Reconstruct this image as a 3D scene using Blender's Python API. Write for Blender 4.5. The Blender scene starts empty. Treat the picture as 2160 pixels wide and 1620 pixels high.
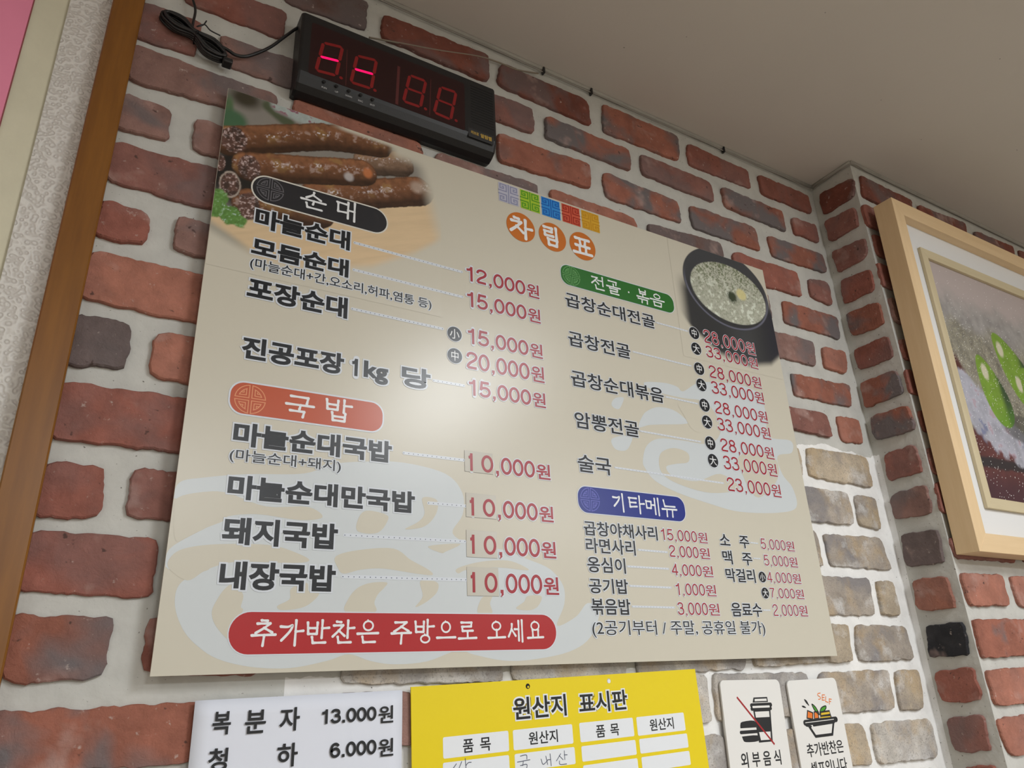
# A brick-slip restaurant corner with a printed menu board, an LED call display, small signs and a framed picture.
import bpy, bmesh, math, random
import numpy as np
from mathutils import Matrix, Vector, noise as mnoise

SC = bpy.context.scene
COL = SC.collection
random.seed(7)

# ---------------------------------------------------------------- camera
cam_d = bpy.data.cameras.new('camera'); cam_d.sensor_width = 36.0; cam_d.lens = 26.0
cam_d.clip_start = 0.01; cam_d.clip_end = 50
cam = bpy.data.objects.new('camera', cam_d); COL.objects.link(cam)
CAMR = ((0.8572897674, -0.1605583317, -0.4891577218), (-0.5132042038, -0.3420576102, -0.7871582030), (-0.0409353135, 0.9258604719, -0.3756416999))
cam.matrix_world = Matrix.Translation((0, -0.82, 1.70)) @ Matrix(CAMR).to_4x4()
SC.camera = cam

# ---------------------------------------------------------------- world, exposure, lamps
world = bpy.data.worlds.new('world'); SC.world = world; world.use_nodes = True
world.node_tree.nodes['Background'].inputs[0].default_value = (0.9, 0.95, 1.0, 1)
world.node_tree.nodes['Background'].inputs[1].default_value = 0.3
SC.view_settings.view_transform = 'Standard'; SC.view_settings.look = 'None'
SC.view_settings.gamma = 1.0; SC.view_settings.use_curve_mapping = False
SC.view_settings.exposure = 0.5

CEIL = 2.714
def lamp(name, x, y, w, h, power, col=(0.94, 0.975, 1.0)):
    d = bpy.data.lights.new(name, 'AREA'); d.shape = 'RECTANGLE'; d.size = w; d.size_y = h; d.energy = power; d.color = col
    o = bpy.data.objects.new(name, d); COL.objects.link(o); o.location = (x, y, CEIL - 0.03)
    return o
lamp('ceiling_panel_light', 1.12, -1.56, 0.34, 0.80, 21)
lamp('ceiling_panel_light', 0.35, -3.1, 0.6, 0.6, 30)
lamp('ceiling_panel_light', 2.6, -3.1, 0.6, 0.6, 30)
lamp('ceiling_panel_light', -1.2, -2.2, 0.5, 0.5, 8)

# ---------------------------------------------------------------- helpers
def srgb(r, g, b, k=1.0):
    f = lambda c: ((c / 255) / 12.92 if c <= 10 else (((c / 255) + 0.055) / 1.055) ** 2.4) * k
    return (f(r), f(g), f(b))

def mat(name, color=(0.5, 0.5, 0.5), rough=0.6, metal=0.0, spec=0.5, bump=0.0, bscale=60.0, vary=0.0, vscale=8.0, coat=0.0):
    m = bpy.data.materials.new(name); m.use_nodes = True
    nt = m.node_tree; b = nt.nodes['Principled BSDF']
    b.inputs['Base Color'].default_value = (*color, 1); b.inputs['Roughness'].default_value = rough
    b.inputs['Metallic'].default_value = metal; b.inputs['Specular IOR Level'].default_value = spec
    b.inputs['Coat Weight'].default_value = coat
    tc = nt.nodes.new('ShaderNodeTexCoord')
    n = nt.nodes.new('ShaderNodeTexNoise'); n.inputs['Scale'].default_value = vscale; n.inputs['Detail'].default_value = 5
    nt.links.new(tc.outputs['Object'], n.inputs['Vector'])
    mx = nt.nodes.new('ShaderNodeMix'); mx.data_type = 'RGBA'; mx.blend_type = 'MULTIPLY'
    mr = nt.nodes.new('ShaderNodeMapRange'); mr.inputs['From Min'].default_value = 0.3; mr.inputs['From Max'].default_value = 0.7
    mr.inputs['To Min'].default_value = 1 - vary; mr.inputs['To Max'].default_value = 1 + vary * 0.4
    nt.links.new(n.outputs['Fac'], mr.inputs['Value'])
    mx.inputs[0].default_value = 1.0; mx.inputs[6].default_value = (*color, 1)
    nt.links.new(mr.outputs[0], mx.inputs[7])
    nt.links.new(mx.outputs[2], b.inputs['Base Color'])
    if bump:
        n2 = nt.nodes.new('ShaderNodeTexNoise'); n2.inputs['Scale'].default_value = bscale; n2.inputs['Detail'].default_value = 6
        nt.links.new(tc.outputs['Object'], n2.inputs['Vector'])
        bp = nt.nodes.new('ShaderNodeBump'); bp.inputs['Strength'].default_value = bump; bp.inputs['Distance'].default_value = 0.004
        nt.links.new(n2.outputs['Fac'], bp.inputs['Height']); nt.links.new(bp.outputs[0], b.inputs['Normal'])
    return m

def mesh_obj(name, verts, faces, mats, parent=None, midx=None, smooth=False):
    me = bpy.data.meshes.new(name); me.from_pydata([tuple(v) for v in verts], [], faces)
    for m in (mats if isinstance(mats, (list, tuple)) else [mats]): me.materials.append(m)
    if midx is not None: me.polygons.foreach_set('material_index', midx)
    if smooth: me.polygons.foreach_set('use_smooth', [True] * len(faces))
    me.update()
    o = bpy.data.objects.new(name, me); COL.objects.link(o)
    if parent is not None: o.parent = parent
    return o

def boxvf(x0, x1, y0, y1, z0, z1):
    v = [(x0, y0, z0), (x1, y0, z0), (x1, y1, z0), (x0, y1, z0), (x0, y0, z1), (x1, y0, z1), (x1, y1, z1), (x0, y1, z1)]
    f = [(0, 3, 2, 1), (4, 5, 6, 7), (0, 1, 5, 4), (1, 2, 6, 5), (2, 3, 7, 6), (3, 0, 4, 7)]
    return v, f
def box(name, x0, x1, y0, y1, z0, z1, m, parent=None, bevel=0.0):
    v, f = boxvf(x0, x1, y0, y1, z0, z1)
    o = mesh_obj(name, v, f, m, parent)
    if bevel:
        b = o.modifiers.new('bevel', 'BEVEL'); b.width = bevel; b.segments = 3
    return o

def empty(name, loc, label=None, cat=None, group=None, matrix=None):
    o = bpy.data.objects.new(name, None); COL.objects.link(o)
    if matrix is not None: o.matrix_world = matrix
    else: o.location = loc
    o.empty_display_size = 0.05
    tag(o, label, cat, group); return o
def tag(o, label=None, cat=None, group=None, kind=None):
    if label: o['label'] = label
    if cat: o['category'] = cat
    if group: o['group'] = group
    if kind: o['kind'] = kind
    return o

def catmull(P, n=6, closed=False):
    P = [np.array(p, float) for p in P]; out = []
    N = len(P); rng = range(N if closed else N - 1)
    for i in rng:
        g = (lambda k: P[k % N]) if closed else (lambda k: P[min(max(k, 0), N - 1)])
        a, b, c, d = g(i - 1), g(i), g(i + 1), g(i + 2)
        for t in np.linspace(0, 1, n, endpoint=False):
            out.append(0.5 * ((2 * b) + (c - a) * t + (2 * a - 5 * b + 4 * c - d) * t * t + (3 * b - a - 3 * c + d) * t ** 3))
    if not closed: out.append(P[-1])
    return out

def tube(name, P, r, m, parent=None, sm=8, seg=8):
    P = [Vector(p) for p in (catmull(P, sm) if sm else P)]
    verts, faces = [], []
    up = Vector((0, 1, 0))
    for i, p in enumerate(P):
        t = (P[min(i + 1, len(P) - 1)] - P[max(i - 1, 0)]).normalized()
        a = t.cross(up)
        if a.length < 1e-4: a = t.cross(Vector((1, 0, 0)))
        a.normalize(); b = t.cross(a)
        for k in range(seg):
            an = 2 * math.pi * k / seg
            verts.append(p + a * math.cos(an) * r + b * math.sin(an) * r)
    for i in range(len(P) - 1):
        for k in range(seg):
            k2 = (k + 1) % seg
            faces.append((i * seg + k, i * seg + k2, (i + 1) * seg + k2, (i + 1) * seg + k))
    faces.append(tuple(range(seg))[::-1]); faces.append(tuple((len(P) - 1) * seg + k for k in range(seg)))
    return mesh_obj(name, verts, faces, m, parent, smooth=True)

# ---------------------------------------------------------------- measured layout (mm on each surface)
TX = [
('d','마늘순대',49.3,168.9,505.6,533.9),
('d','모듬순대',48.6,168.8,465.5,491.2),
('n','(마늘순대+간,오소리,허파,염통 등)',49.1,284.7,445.9,462.9),
('d','포장순대',48.8,169.8,407.4,436.4),
('d','진공포장 1kg 당',50.1,283.5,330.9,359.3),
('d','마늘순대국밥',50.5,232.6,229.1,256.0),
('n','(마늘순대+돼지)',49.0,170.9,210.2,225.6),
('d','마늘순대만국밥',50.5,263.1,171.0,197.2),
('d','돼지국밥',49.8,171.1,124.0,152.4),
('d','내장국밥',51.6,170.9,79.1,107.4),
('p','12,000',338.0,460.8,507.0,530.5),
('p','15,000',338.1,460.4,466.2,489.8),
('p','15,000',338.3,460.4,409.6,432.9),
('p','20,000',335.9,460.7,372.3,397.4),
('p','15,000',338.3,460.4,334.4,357.2),
('q','10,000',335.1,460.7,231.6,254.6),
('q','10,000',335.6,461.6,174.6,197.4),
('q','10,000',335.2,462.1,127.9,151.1),
('q','10,000',334.8,462.9,82.5,106.3),
('e','곱창순대전골',508.3,686.8,506.7,531.8),
('e','곱창전골',508.1,626.8,441.1,466.2),
('e','곱창순대볶음',507.6,685.5,376.6,402.2),
('e','암뽕전골',508.5,626.8,312.7,337.8),
('e','술국',508.1,566.7,248.3,273.8),
('r','28,000',796.0,922.4,506.0,531.2),
('r','33,000',795.7,922.5,478.8,500.9),
('r','28,000',796.2,922.0,441.5,464.4),
('r','33,000',795.7,922.1,412.7,435.5),
('r','28,000',796.1,922.4,377.7,399.9),
('r','33,000',796.2,922.4,348.2,370.6),
('r','28,000',796.8,922.0,313.1,335.1),
('r','33,000',796.8,922.0,283.2,306.1),
('r','23,000',797.9,922.5,247.9,270.3),
('f','곱창야채사리',509.7,639.6,160.7,180.6),
('f','라면사리',511.0,596.0,137.6,158.0),
('f','옹심이',510.9,575.4,112.2,132.8),
('f','공기밥',511.1,576.4,85.3,104.8),
('f','볶음밥',512.1,577.2,58.5,79.1),
('m','(2공기부터 / 주말, 공휴일 불가)',510.8,831.1,30.3,52.0),
('s','15,000',646.1,737.7,162.3,178.8),
('s','2,000',658.6,738.2,139.1,155.7),
('s','4,000',659.3,739.7,113.2,129.5),
('s','1,000',662.2,740.6,86.1,102.6),
('s','3,000',661.3,742.0,59.4,76.5),
('f','소',763.2,784.8,161.2,178.3),
('f','주',805.6,826.7,159.0,177.9),
('f','맥',764.3,784.5,133.1,153.7),
('f','주',806.0,827.6,133.1,151.9),
('f','막걸리',765.5,828.1,107.2,127.4),
('f','음료수',766.5,831.0,57.8,77.5),
('t','5,000',852.8,930.9,160.0,176.5),
('t','5,000',853.8,931.4,134.6,151.0),
('t','4,000',854.6,932.2,108.9,125.1),
('t','7,000',854.7,932.9,85.6,100.8),
('t','2,000',855.3,934.2,59.5,76.4),
]
DL = [
(175.3,331.4,520.0,518.5,25),
(175.7,331.7,479.6,478.7,25),
(176.0,301.0,423.3,422.9,22),
(288.2,331.7,346.0,346.2,8),
(248.3,329.4,244.0,244.3,14),
(281.2,331.1,185.4,185.7,9),
(179.2,329.3,140.8,142.1,24),
(179.0,329.7,95.7,96.9,25),
(691.2,759.2,519.8,519.0,12),
(632.7,756.2,455.7,454.3,21),
(690.6,758.3,389.0,388.1,12),
(629.7,752.9,323.9,322.8,20),
(573.9,790.1,261.3,259.3,34),
(601.7,654.4,145.9,145.1,11),
(579.1,653.2,122.3,121.8,15),
(580.0,654.0,96.5,95.9,15),
(580.8,655.4,69.6,69.1,15),
(830.2,846.3,168.5,168.1,4),
(831.2,846.6,144.5,144.5,4),
(834.5,849.6,67.6,67.5,4),
]
CI = [
('小',318.9,418.9,10.7),
('中',318.9,386.8,10.8),
('中',774.2,518.5,11.2),
('大',773.7,489.2,11.2),
('中',773.6,452.6,11.2),
('大',773.3,423.4,11.2),
('中',773.6,387.9,11.2),
('大',773.7,358.8,11.1),
('中',773.8,323.2,11.2),
('大',774.2,294.2,11.1),
('小',843.9,116.6,8.1),
('大',844.5,92.7,8.1),
]
PL = [
('black',42.4,218.5,544.3,581.7,63.7,564.6,18.8),
('orange',43.1,219.8,266.1,302.6,64.3,283.8,19.1),
('green',503.6,735.6,545.6,580.7,523.5,563.3,18.8),
('blue',503.9,699.8,191.6,228.2,524.4,210.6,18.5),
('red',65.7,454.8,17.6,57.9,34.1,117.2,0.0),
]
GL = [
('순',101.5,135.2,552.3,579.6),
('대',148.2,176.7,550.4,581.1),
('국',102.9,136.6,270.2,297.8),
('밥',148.8,182.0,271.3,300.7),
('전',561.8,588.6,550.9,577.0),
('골',591.7,621.0,550.5,576.2),
('볶',653.9,681.2,549.4,575.4),
('음',682.9,714.8,550.2,575.4),
('기',563.7,587.3,196.8,224.1),
('타',592.1,622.1,196.7,223.7),
('메',623.6,649.5,196.4,223.4),
('뉴',653.8,683.8,196.2,221.8),
('추',87.1,112.2,24.6,50.8),
('가',115.2,140.4,24.6,50.9),
('반',142.4,167.5,26.0,51.0),
('찬',169.7,195.1,26.0,50.9),
('은',197.0,222.2,26.1,50.7),
('주',235.9,260.7,25.2,50.0),
('방',263.8,288.9,25.6,52.0),
('으',290.8,315.8,29.9,50.2),
('로',318.4,343.2,29.4,49.8),
('오',357.3,382.1,29.8,50.4),
('세',385.0,406.6,25.7,52.1),
('요',412.0,436.2,29.4,50.6),
('차',414.6,456.5,604.1,641.6),
('림',475.4,508.2,606.3,644.1),
('표',531.3,570.4,608.4,640.7),
]
GDOT= (637.6, 563.0)
OC = [
(434.8,625.2,26.0),
(493.0,624.9,25.8),
(551.1,625.3,25.3),
]
SQ = [
(397.5,433.2,662.6,696.0),
(437.0,473.0,661.8,697.4),
(476.5,511.6,661.7,696.9),
(516.2,550.9,661.4,696.1),
(555.0,589.4,660.7,696.5),
]
PATCH = [
(331.0,371.8,230.2,257.6),
(331.7,374.6,172.6,202.7),
(331.5,374.0,124.0,156.2),
(331.3,374.5,78.8,112.1),
]
SWB= [[(0, 167), (4, 184), (26, 191), (68, 199), (129, 206), (160, 220), (194, 227), (247, 232), (304, 224), (327, 202), (327, 175), (313, 151), (342, 138), (382, 135), (418, 125), (451, 114), (470, 94), (470, 71), (457, 45), (487, 56), (507, 73), (525, 63), (507, 31), (472, 14), (416, 6), (377, 6), (339, 13), (318, 18), (279, 7), (240, 5), (213, 9), (189, 16), (166, 10), (128, 4), (90, 6), (58, 14), (37, 27), (23, 42), (14, 62), (14, 80), (24, 91), (41, 99), (4, 97), (2, 116), (30, 137), (53, 152), (28, 170)], [(648, 406), (691, 413), (718, 411), (730, 405), (764, 425), (798, 433), (866, 440), (911, 431), (921, 398), (918, 354), (973, 353), (970, 331), (931, 320), (935, 289), (955, 267), (955, 234), (905, 221), (817, 216), (757, 223), (690, 235), (648, 249), (632, 265), (628, 277), (639, 302), (666, 317), (713, 320), (776, 323), (804, 355), (779, 393), (727, 393), (668, 395)], [(638, 350), (650, 360), (672, 369), (702, 369), (724, 359), (729, 350), (670, 340), (648, 336), (627, 330)], [(587, 370), (603, 374), (602, 367), (593, 354), (583, 354), (579, 360)], [(574, 305), (611, 314), (606, 298), (595, 289), (577, 290)]]
SWG= [[(28, 176), (51, 177), (91, 166), (136, 169), (153, 159), (129, 154), (82, 157), (49, 151), (32, 138), (19, 131), (7, 125), (2, 153), (4, 168)], [(34, 122), (67, 125), (103, 125), (132, 117), (141, 111), (123, 108), (69, 107), (48, 102), (36, 96), (22, 87), (5, 97), (3, 106), (12, 116)], [(48, 58), (52, 70), (58, 80), (65, 84), (76, 75), (75, 63), (77, 58), (66, 35), (63, 34), (52, 46)], [(124, 82), (140, 88), (143, 79), (154, 77), (140, 64), (117, 60), (111, 64), (123, 71)], [(184, 59), (186, 72), (196, 84), (211, 90), (230, 91), (227, 85), (220, 78), (216, 69), (217, 59)], [(170, 117), (195, 125), (237, 129), (259, 117), (281, 107), (286, 101), (265, 102), (226, 106), (200, 104), (180, 99), (173, 105)], [(271, 94), (292, 93), (292, 82), (279, 71), (265, 65), (274, 77)], [(319, 110), (351, 119), (389, 122), (414, 115), (416, 111), (376, 113), (333, 109), (320, 104)], [(345, 59), (349, 74), (356, 79), (365, 79), (362, 70), (364, 59)], [(416, 80), (436, 80), (430, 68), (417, 63), (398, 65), (410, 73)], [(281, 134), (323, 139), (304, 129), (297, 127)], [(194, 160), (203, 170), (225, 168), (230, 162), (218, 146), (194, 146)], [(273, 191), (292, 190), (291, 173), (276, 157), (251, 152), (268, 162), (276, 173)], [(664, 292), (692, 305), (721, 301), (720, 286), (693, 280), (673, 273), (685, 260), (733, 257), (787, 274), (825, 254), (760, 241), (693, 249), (662, 264)], [(838, 311), (919, 319), (921, 280), (866, 243), (840, 271)], [(715, 383), (754, 373), (759, 341), (738, 342), (726, 360)]]
FEAT= {'S1': [(6.7, 618.2), (127.7, 673.2), (201.9, 689.6)], 'S2': [(36.1, 589.3), (181.2, 633.6)], 'S3': [(188.8, 654.4), (236.0, 668.9)], 'S4': [(122.9, 573.8), (264.7, 632.3)], 'S5': [(40.9, 535.8), (124.4, 547.4)], 'E': [(14.3, 622.7), (16.2, 555.8), (36.1, 589.3), (2.3, 582.5), (40.1, 532.7), (189.5, 635.0)], 'LEAF': [(5.5, 529.5), (19.7, 520.3), (29.2, 515.1), (2.6, 514.7), (8.7, 541.8)], 'WT': [(-2.3, 499.5), (52.9, 504.5), (135.2, 536.0), (213.5, 579.4), (279.9, 619.2), (301.4, 639.9)], 'WB': [(51.1, 472.4), (114.0, 476.6), (201.7, 510.1), (256.7, 547.5)], 'DK': [(1.6, 503.4), (51.4, 469.8), (-0.3, 481.3)], 'CL': [(56.4, 693.7), (126.5, 694.1), (87.6, 684.4)], 'GR': [(3.5, 686.2), (9.5, 648.2), (49.4, 687.4)], 'FR': [(285.9, 661.7), (295.1, 624.4), (240.0, 696.0)]}
POT= {'rim': [(769.3, 635.5), (980.1, 570.6), (870.4, 711.4), (911.0, 548.9)], 'soup': [(783.3, 629.7), (976.2, 603.4), (853.7, 682.8), (917.7, 563.7)], 'body': [(927.3, 488.5), (978.8, 520.0), (750.5, 606.9), (737.6, 548.7), (980.8, 588.5), (767.1, 501.8)], 'egg': [(914.5, 629.4)], 'weed': [(879.1, 618.5), (844.2, 670.6), (916.2, 664.9)], 'edge': [(986.7, 699.4)]}
BRW=[
('r',21,904,157,902,155,850,25,850),
('k',149,984,276,990,274,931,151,922),
('p',-21,825,51,825,49,767,-21,763),
('g',74,817,185,824,184,771,82,770),
('d',298,976,489,986,489,927,298,928),
('g',-24,751,156,749,155,706,-22,694),
('o',174,755,367,754,373,696,178,700),
('g',389,748,575,752,569,686,389,688),
('o',597,754,778,753,782,686,594,689),
('k',806,751,990,764,992,700,800,676),
('r',1019,756,1208,758,1209,701,1013,695),
('p',1238,753,1305,762,1304,703,1235,708),
('g',-22,674,32,671,34,623,-23,619),
('g',59,672,133,671,132,620,59,622),
('g',1023,682,1104,682,1101,628,1025,632),
('y',1141,677,1310,680,1306,626,1136,627),
('p',-24,602,99,605,99,544,-25,547),
('g',1005,600,1212,603,1205,548,1005,545),
('o',1235,596,1309,600,1299,548,1229,548),
('r',-23,522,28,518,29,474,-25,473),
('g',57,524,123,525,123,474,55,479),
('a',1024,521,1096,525,1092,467,1023,465),
('y',1123,519,1300,525,1291,475,1121,474),
('o',-23,455,163,453,158,388,-25,396),
('p',995,447,1202,448,1207,402,996,403),
('o',1234,451,1304,452,1301,401,1235,399),
('a',-27,378,29,377,30,323,-26,318),
('o',52,373,127,373,126,315,51,321),
('t',1026,377,1106,370,1104,317,1024,321),
('t',1125,374,1299,376,1299,314,1118,319),
('r',-28,300,155,301,151,238,-27,241),
('u',1030,299,1217,298,1218,239,1024,234),
('t',1237,296,1299,296,1293,235,1230,240),
('r',-26,218,27,217,30,166,-27,162),
('p',50,219,123,220,122,165,50,169),
('t',1021,220,1107,222,1108,162,1017,163),
('u',1125,217,1284,221,1301,163,1128,163),
('r',-27,151,84,149,85,91,-27,95),
('u',1013,148,1227,146,1222,84,1007,82),
('t',1245,143,1292,144,1293,83,1240,85),
('y',-28,76,55,74,55,20,-27,18),
('r',83,75,194,75,194,18,84,23),
('t',918,70,1140,69,1133,12,903,8),
('u',1159,68,1300,66,1306,11,1150,10),
('w',491,55,669,60,664,2,489,3),
('w',686,63,900,69,887,6,680,4),
('w',276,54,478,58,477,4,279,6),
('y',-41,-4,143,-4,142,-57,-32,-53),
('g',239,-3,359,-2,364,-57,247,-54),
('w',646,1,804,2,806,-59,647,-57),
('w',819,2,1019,-2,1012,-62,817,-59),
('u',1046,-3,1223,-4,1221,-64,1045,-63),
('t',1241,-5,1309,-6,1298,-68,1233,-68),
('w',716,-74,827,-77,828,-140,707,-132),
('u',851,-78,989,-79,987,-140,851,-137),
('t',1007,-77,1129,-79,1136,-138,1008,-134),
('w',1149,-81,1311,-83,1310,-142,1146,-139),
('t',1017,-147,1163,-152,1169,-198,1015,-188),
('t',1185,-153,1315,-158,1314,-206,1181,-199),
('d',511,982,697,982,699,925,503,930),
('y',731,990,919,990,912,927,726,923),
('r',941,984,1117,979,1114,933,938,928),
('r',1143,980,1305,981,1305,932,1144,931),
('p',425,904,573,909,573,853,424,851),
('y',596,904,784,902,783,856,596,856),
('p',810,906,990,905,994,857,809,858),
('y',1019,905,1198,904,1201,854,1020,858),
('r',1226,900,1308,904,1308,858,1228,858),
('y',499,826,685,833,685,781,500,772),
('y',713,831,892,827,893,777,715,776),
('y',918,829,1103,833,1105,779,923,778),
('y',1134,826,1309,830,1312,784,1139,777),
]
BRR=[
('d',16,984,103,974,96,927,16,930),
('p',15,912,89,906,88,858,17,857),
('p',15,837,93,824,90,783,17,781),
('r',18,763,89,756,87,706,15,707),
('y',13,685,89,680,89,628,16,631),
('r',11,604,90,603,89,556,14,557),
('y',8,533,89,530,92,481,8,477),
('y',11,458,94,456,96,406,14,407),
('r',22,378,89,381,88,327,19,326),
('g',15,302,89,304,87,251,14,254),
('a',18,226,90,224,87,165,14,167),
('o',20,144,85,142,86,88,17,90),
('b',24,66,91,67,89,13,18,13),
('r',18,-9,89,-5,90,-58,21,-58),
('p',23,-82,86,-77,84,-131,21,-135),
('r',29,-156,85,-149,85,-200,29,-205),
]
BRP=[
('d',1352,984,1536,983,1523,918,1340,927),
('d',1559,977,1761,992,1749,929,1542,911),
('d',1793,980,1979,990,1966,930,1774,910),
('r',2008,989,2295,998,2278,934,1987,919),
('o',1334,145,1466,146,1463,92,1336,91),
('o',1494,146,1690,149,1670,89,1497,91),
('r',1330,207,1532,212,1528,171,1333,170),
('r',1575,212,1775,219,1777,178,1560,171),
('y',1334,68,1641,73,1627,10,1333,8),
('o',1333,-11,1571,-8,1567,-67,1335,-64),
('o',1327,-82,1556,-84,1548,-146,1338,-137),
('r',1341,-158,1518,-166,1520,-211,1344,-201),
('r',1328,904,1478,904,1478,850,1328,850),
('r',1338,833,1488,833,1488,780,1338,780),
('r',1329,761,1479,761,1479,706,1329,706),
('g',1337,683,1487,683,1487,629,1337,629),
('r',1337,592,1487,592,1487,549,1337,549),
('r',1328,527,1478,527,1478,477,1328,477),
('r',1337,445,1487,445,1487,401,1337,401),
('r',1334,371,1484,371,1484,320,1334,320),
('r',1329,306,1479,306,1479,250,1329,250),
]
YS= [(355.3, 1.6), (780.1, 9.0), (785.1, -113.6), (358.0, -78.0)]
PS= [(134.0, -2.3), (344.5, -1.2), (347.4, -75.2), (132.7, -59.5)]
S1= [(823.3, -6.9), (946.0, -9.7), (942.8, -126.7), (820.4, -116.5)]
S2= [(961.4, -11.9), (1075.6, -11.4), (1079.7, -138.1), (960.7, -128.2)]
YC=[
(37.5,121.0,-74.4,-53.2),
(127.0,211.0,-74.4,-53.2),
(221.6,305.7,-74.2,-52.8),
(311.5,393.3,-74.5,-52.8),
(36.9,120.4,-95.4,-78.3),
(127.7,211.9,-96.5,-78.2),
(221.9,306.3,-95.3,-78.5),
(312.4,394.5,-95.0,-78.3),
(222.2,306.5,-117.0,-99.3),
(312.9,394.6,-115.5,-99.0),
]
YT=[
('원산지',128.9,204.4,-43.2,-18.8),
('표시판',223.6,299.8,-43.0,-19.1),
('품',61.8,75.2,-71.1,-57.5),
('목',83.5,97.2,-71.5,-57.6),
('원산지',148.0,188.9,-70.8,-57.1),
('품',245.9,260.1,-71.3,-57.5),
('목',268.2,282.0,-71.3,-57.6),
('원산지',332.5,373.4,-71.0,-57.0),
]
YH= [(151.1, -7.4), (273.4, -7.7)]
YW= [[(48.0, -86.0), (53.2, -80.8)], [(55.2, -87.4), (59.8, -79.2)], [(64.3, -76.6), (64.9, -88.3)], [(64.8, -83.7), (67.8, -81.1), (71.5, -81.1)], [(135.4, -81.0), (143.4, -80.5), (143.9, -84.8)], [(131.0, -86.7), (147.9, -85.9)], [(139.0, -86.2), (137.8, -91.0)], [(134.7, -90.7), (143.5, -90.3), (141.9, -96.3)], [(163.4, -86.8), (165.7, -92.5), (172.3, -88.8)], [(170.2, -84.3), (171.9, -93.1)], [(176.2, -82.4), (176.8, -94.9)], [(172.4, -88.2), (176.5, -88.4)], [(191.3, -83.7), (184.6, -90.6)], [(189.0, -85.4), (194.1, -90.3)], [(196.7, -81.0), (196.6, -90.5)], [(196.2, -85.4), (200.5, -85.6)], [(188.8, -91.1), (189.4, -94.8), (198.7, -95.2)]]
PT=[
('복',17.6,34.4,-31.2,-10.8),
('분',47.6,67.5,-32.2,-11.1),
('자',80.9,100.8,-32.3,-10.7),
('13.000',122.7,182.4,-28.3,-14.6),
('원',184.7,201.3,-31.4,-14.5),
('청',17.0,34.3,-61.8,-42.6),
('하',80.5,100.7,-64.2,-43.1),
('6.000',133.3,183.2,-60.2,-46.4),
('원',185.1,201.8,-63.2,-46.3),
]
CUP= {'lid1': [(62.6, -23.6), (90.8, -23.4), (91.2, -30.1), (59.5, -30.2)], 'lid2': [(55.8, -31.0), (96.5, -30.8), (95.3, -40.0), (53.9, -39.8)], 'cup': [(58.1, -40.7), (93.2, -39.9), (88.4, -80.9), (60.8, -81.9)], 'sleeve': [(58.9, -49.8), (92.1, -50.2), (89.7, -68.5), (56.7, -68.4)], 'burger1': [(31.6, -54.5), (58.0, -53.7), (59.8, -62.3), (28.4, -62.2)], 'burger2': [(26.9, -65.8), (59.1, -65.6), (60.0, -69.6), (27.0, -69.3)], 'burger3': [(28.9, -72.7), (61.1, -72.5), (60.5, -79.6), (33.5, -79.8)], 'slash': [(29.4, -22.4), (92.2, -85.4)]}
S1T= [(21.7, -100.0), (100.5, -92.9), (101.4, -106.1), (25.7, -110.2)]
BOWL= {'rim': [(21.8, -55.9), (97.7, -56.0), (98.0, -61.5), (21.1, -61.7)], 'body': [(28.2, -64.0), (93.9, -64.2), (81.2, -77.8), (38.3, -76.4)], 'o1': [(34.5, -42.9), (45.4, -46.6), (42.8, -55.1), (30.5, -52.9)], 'o2': [(48.7, -45.6), (56.8, -45.5), (56.9, -54.8), (46.8, -55.1)], 'y1': [(64.2, -47.8), (83.8, -47.4), (84.0, -50.2), (63.3, -50.8)], 'y2': [(61.4, -53.2), (83.9, -53.4), (84.1, -56.3), (61.5, -55.1)], 'lf1': [(47.0, -34.8), (54.5, -39.9), (59.5, -49.9), (51.2, -44.0)], 'lf2': [(77.3, -38.8), (77.3, -41.9), (71.0, -45.7), (62.8, -45.9), (67.4, -40.7)], 'dr1': [(31.3, -27.1), (36.6, -29.2), (40.4, -36.7), (34.6, -32.7)], 'dr2': [(23.8, -35.7), (28.7, -36.0), (32.8, -39.0), (26.1, -38.2)]}
S2T= [[(17.5, -93.5), (96.7, -87.2), (100.5, -102.1), (21.2, -103.8)], [(18.9, -114.8), (101.0, -111.4), (101.1, -124.6), (22.1, -126.4)]]
SELF= {'S': [(70.7, -20.5), (65.4, -20.9), (64.1, -23.3), (69.0, -26.0), (68.7, -28.4), (64.0, -28.9)], 'E': [(80.1, -23.5), (74.4, -23.2), (72.1, -30.4), (77.7, -30.8)], 'E2': [(73.3, -26.8), (78.0, -26.9)], 'L': [(81.8, -26.0), (79.5, -33.0), (85.0, -34.2)], 'F': [(94.1, -30.4), (88.9, -29.5), (87.3, -36.9)], 'F2': [(88.0, -33.2), (91.5, -33.4)]}
CORD= [(32.4, -12.0, 857.0), (39.5, -12.0, 835.5), (39.5, -12.0, 814.5), (39.2, -12.0, 802.0)]
CORD2= [(69.5, -12.0, 790.6), (83.4, -12.0, 788.6), (95.1, -12.0, 784.6), (108.1, -12.0, 788.6), (124.6, -12.0, 804.4), (139.6, -12.0, 823.0), (154.5, -12.0, 847.3), (167.6, -12.0, 868.3), (174.9, -12.0, 879.4)]
LOOP= [(2.6, -12.0, 810.9), (1.8, -12.0, 799.9), (6.6, -12.0, 792.7), (40.3, -12.0, 792.7), (80.9, -12.0, 766.1), (84.6, -12.0, 776.1), (75.3, -12.0, 791.9), (48.1, -12.0, 800.1), (14.2, -12.0, 821.4), (6.1, -12.0, 818.6)]
TIE= [(53.8, -12.0, 811.4), (50.7, -12.0, 802.3), (43.9, -12.0, 796.2), (52.3, -12.0, 804.0), (59.9, -12.0, 798.0), (72.6, -12.0, 795.5)]
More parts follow.
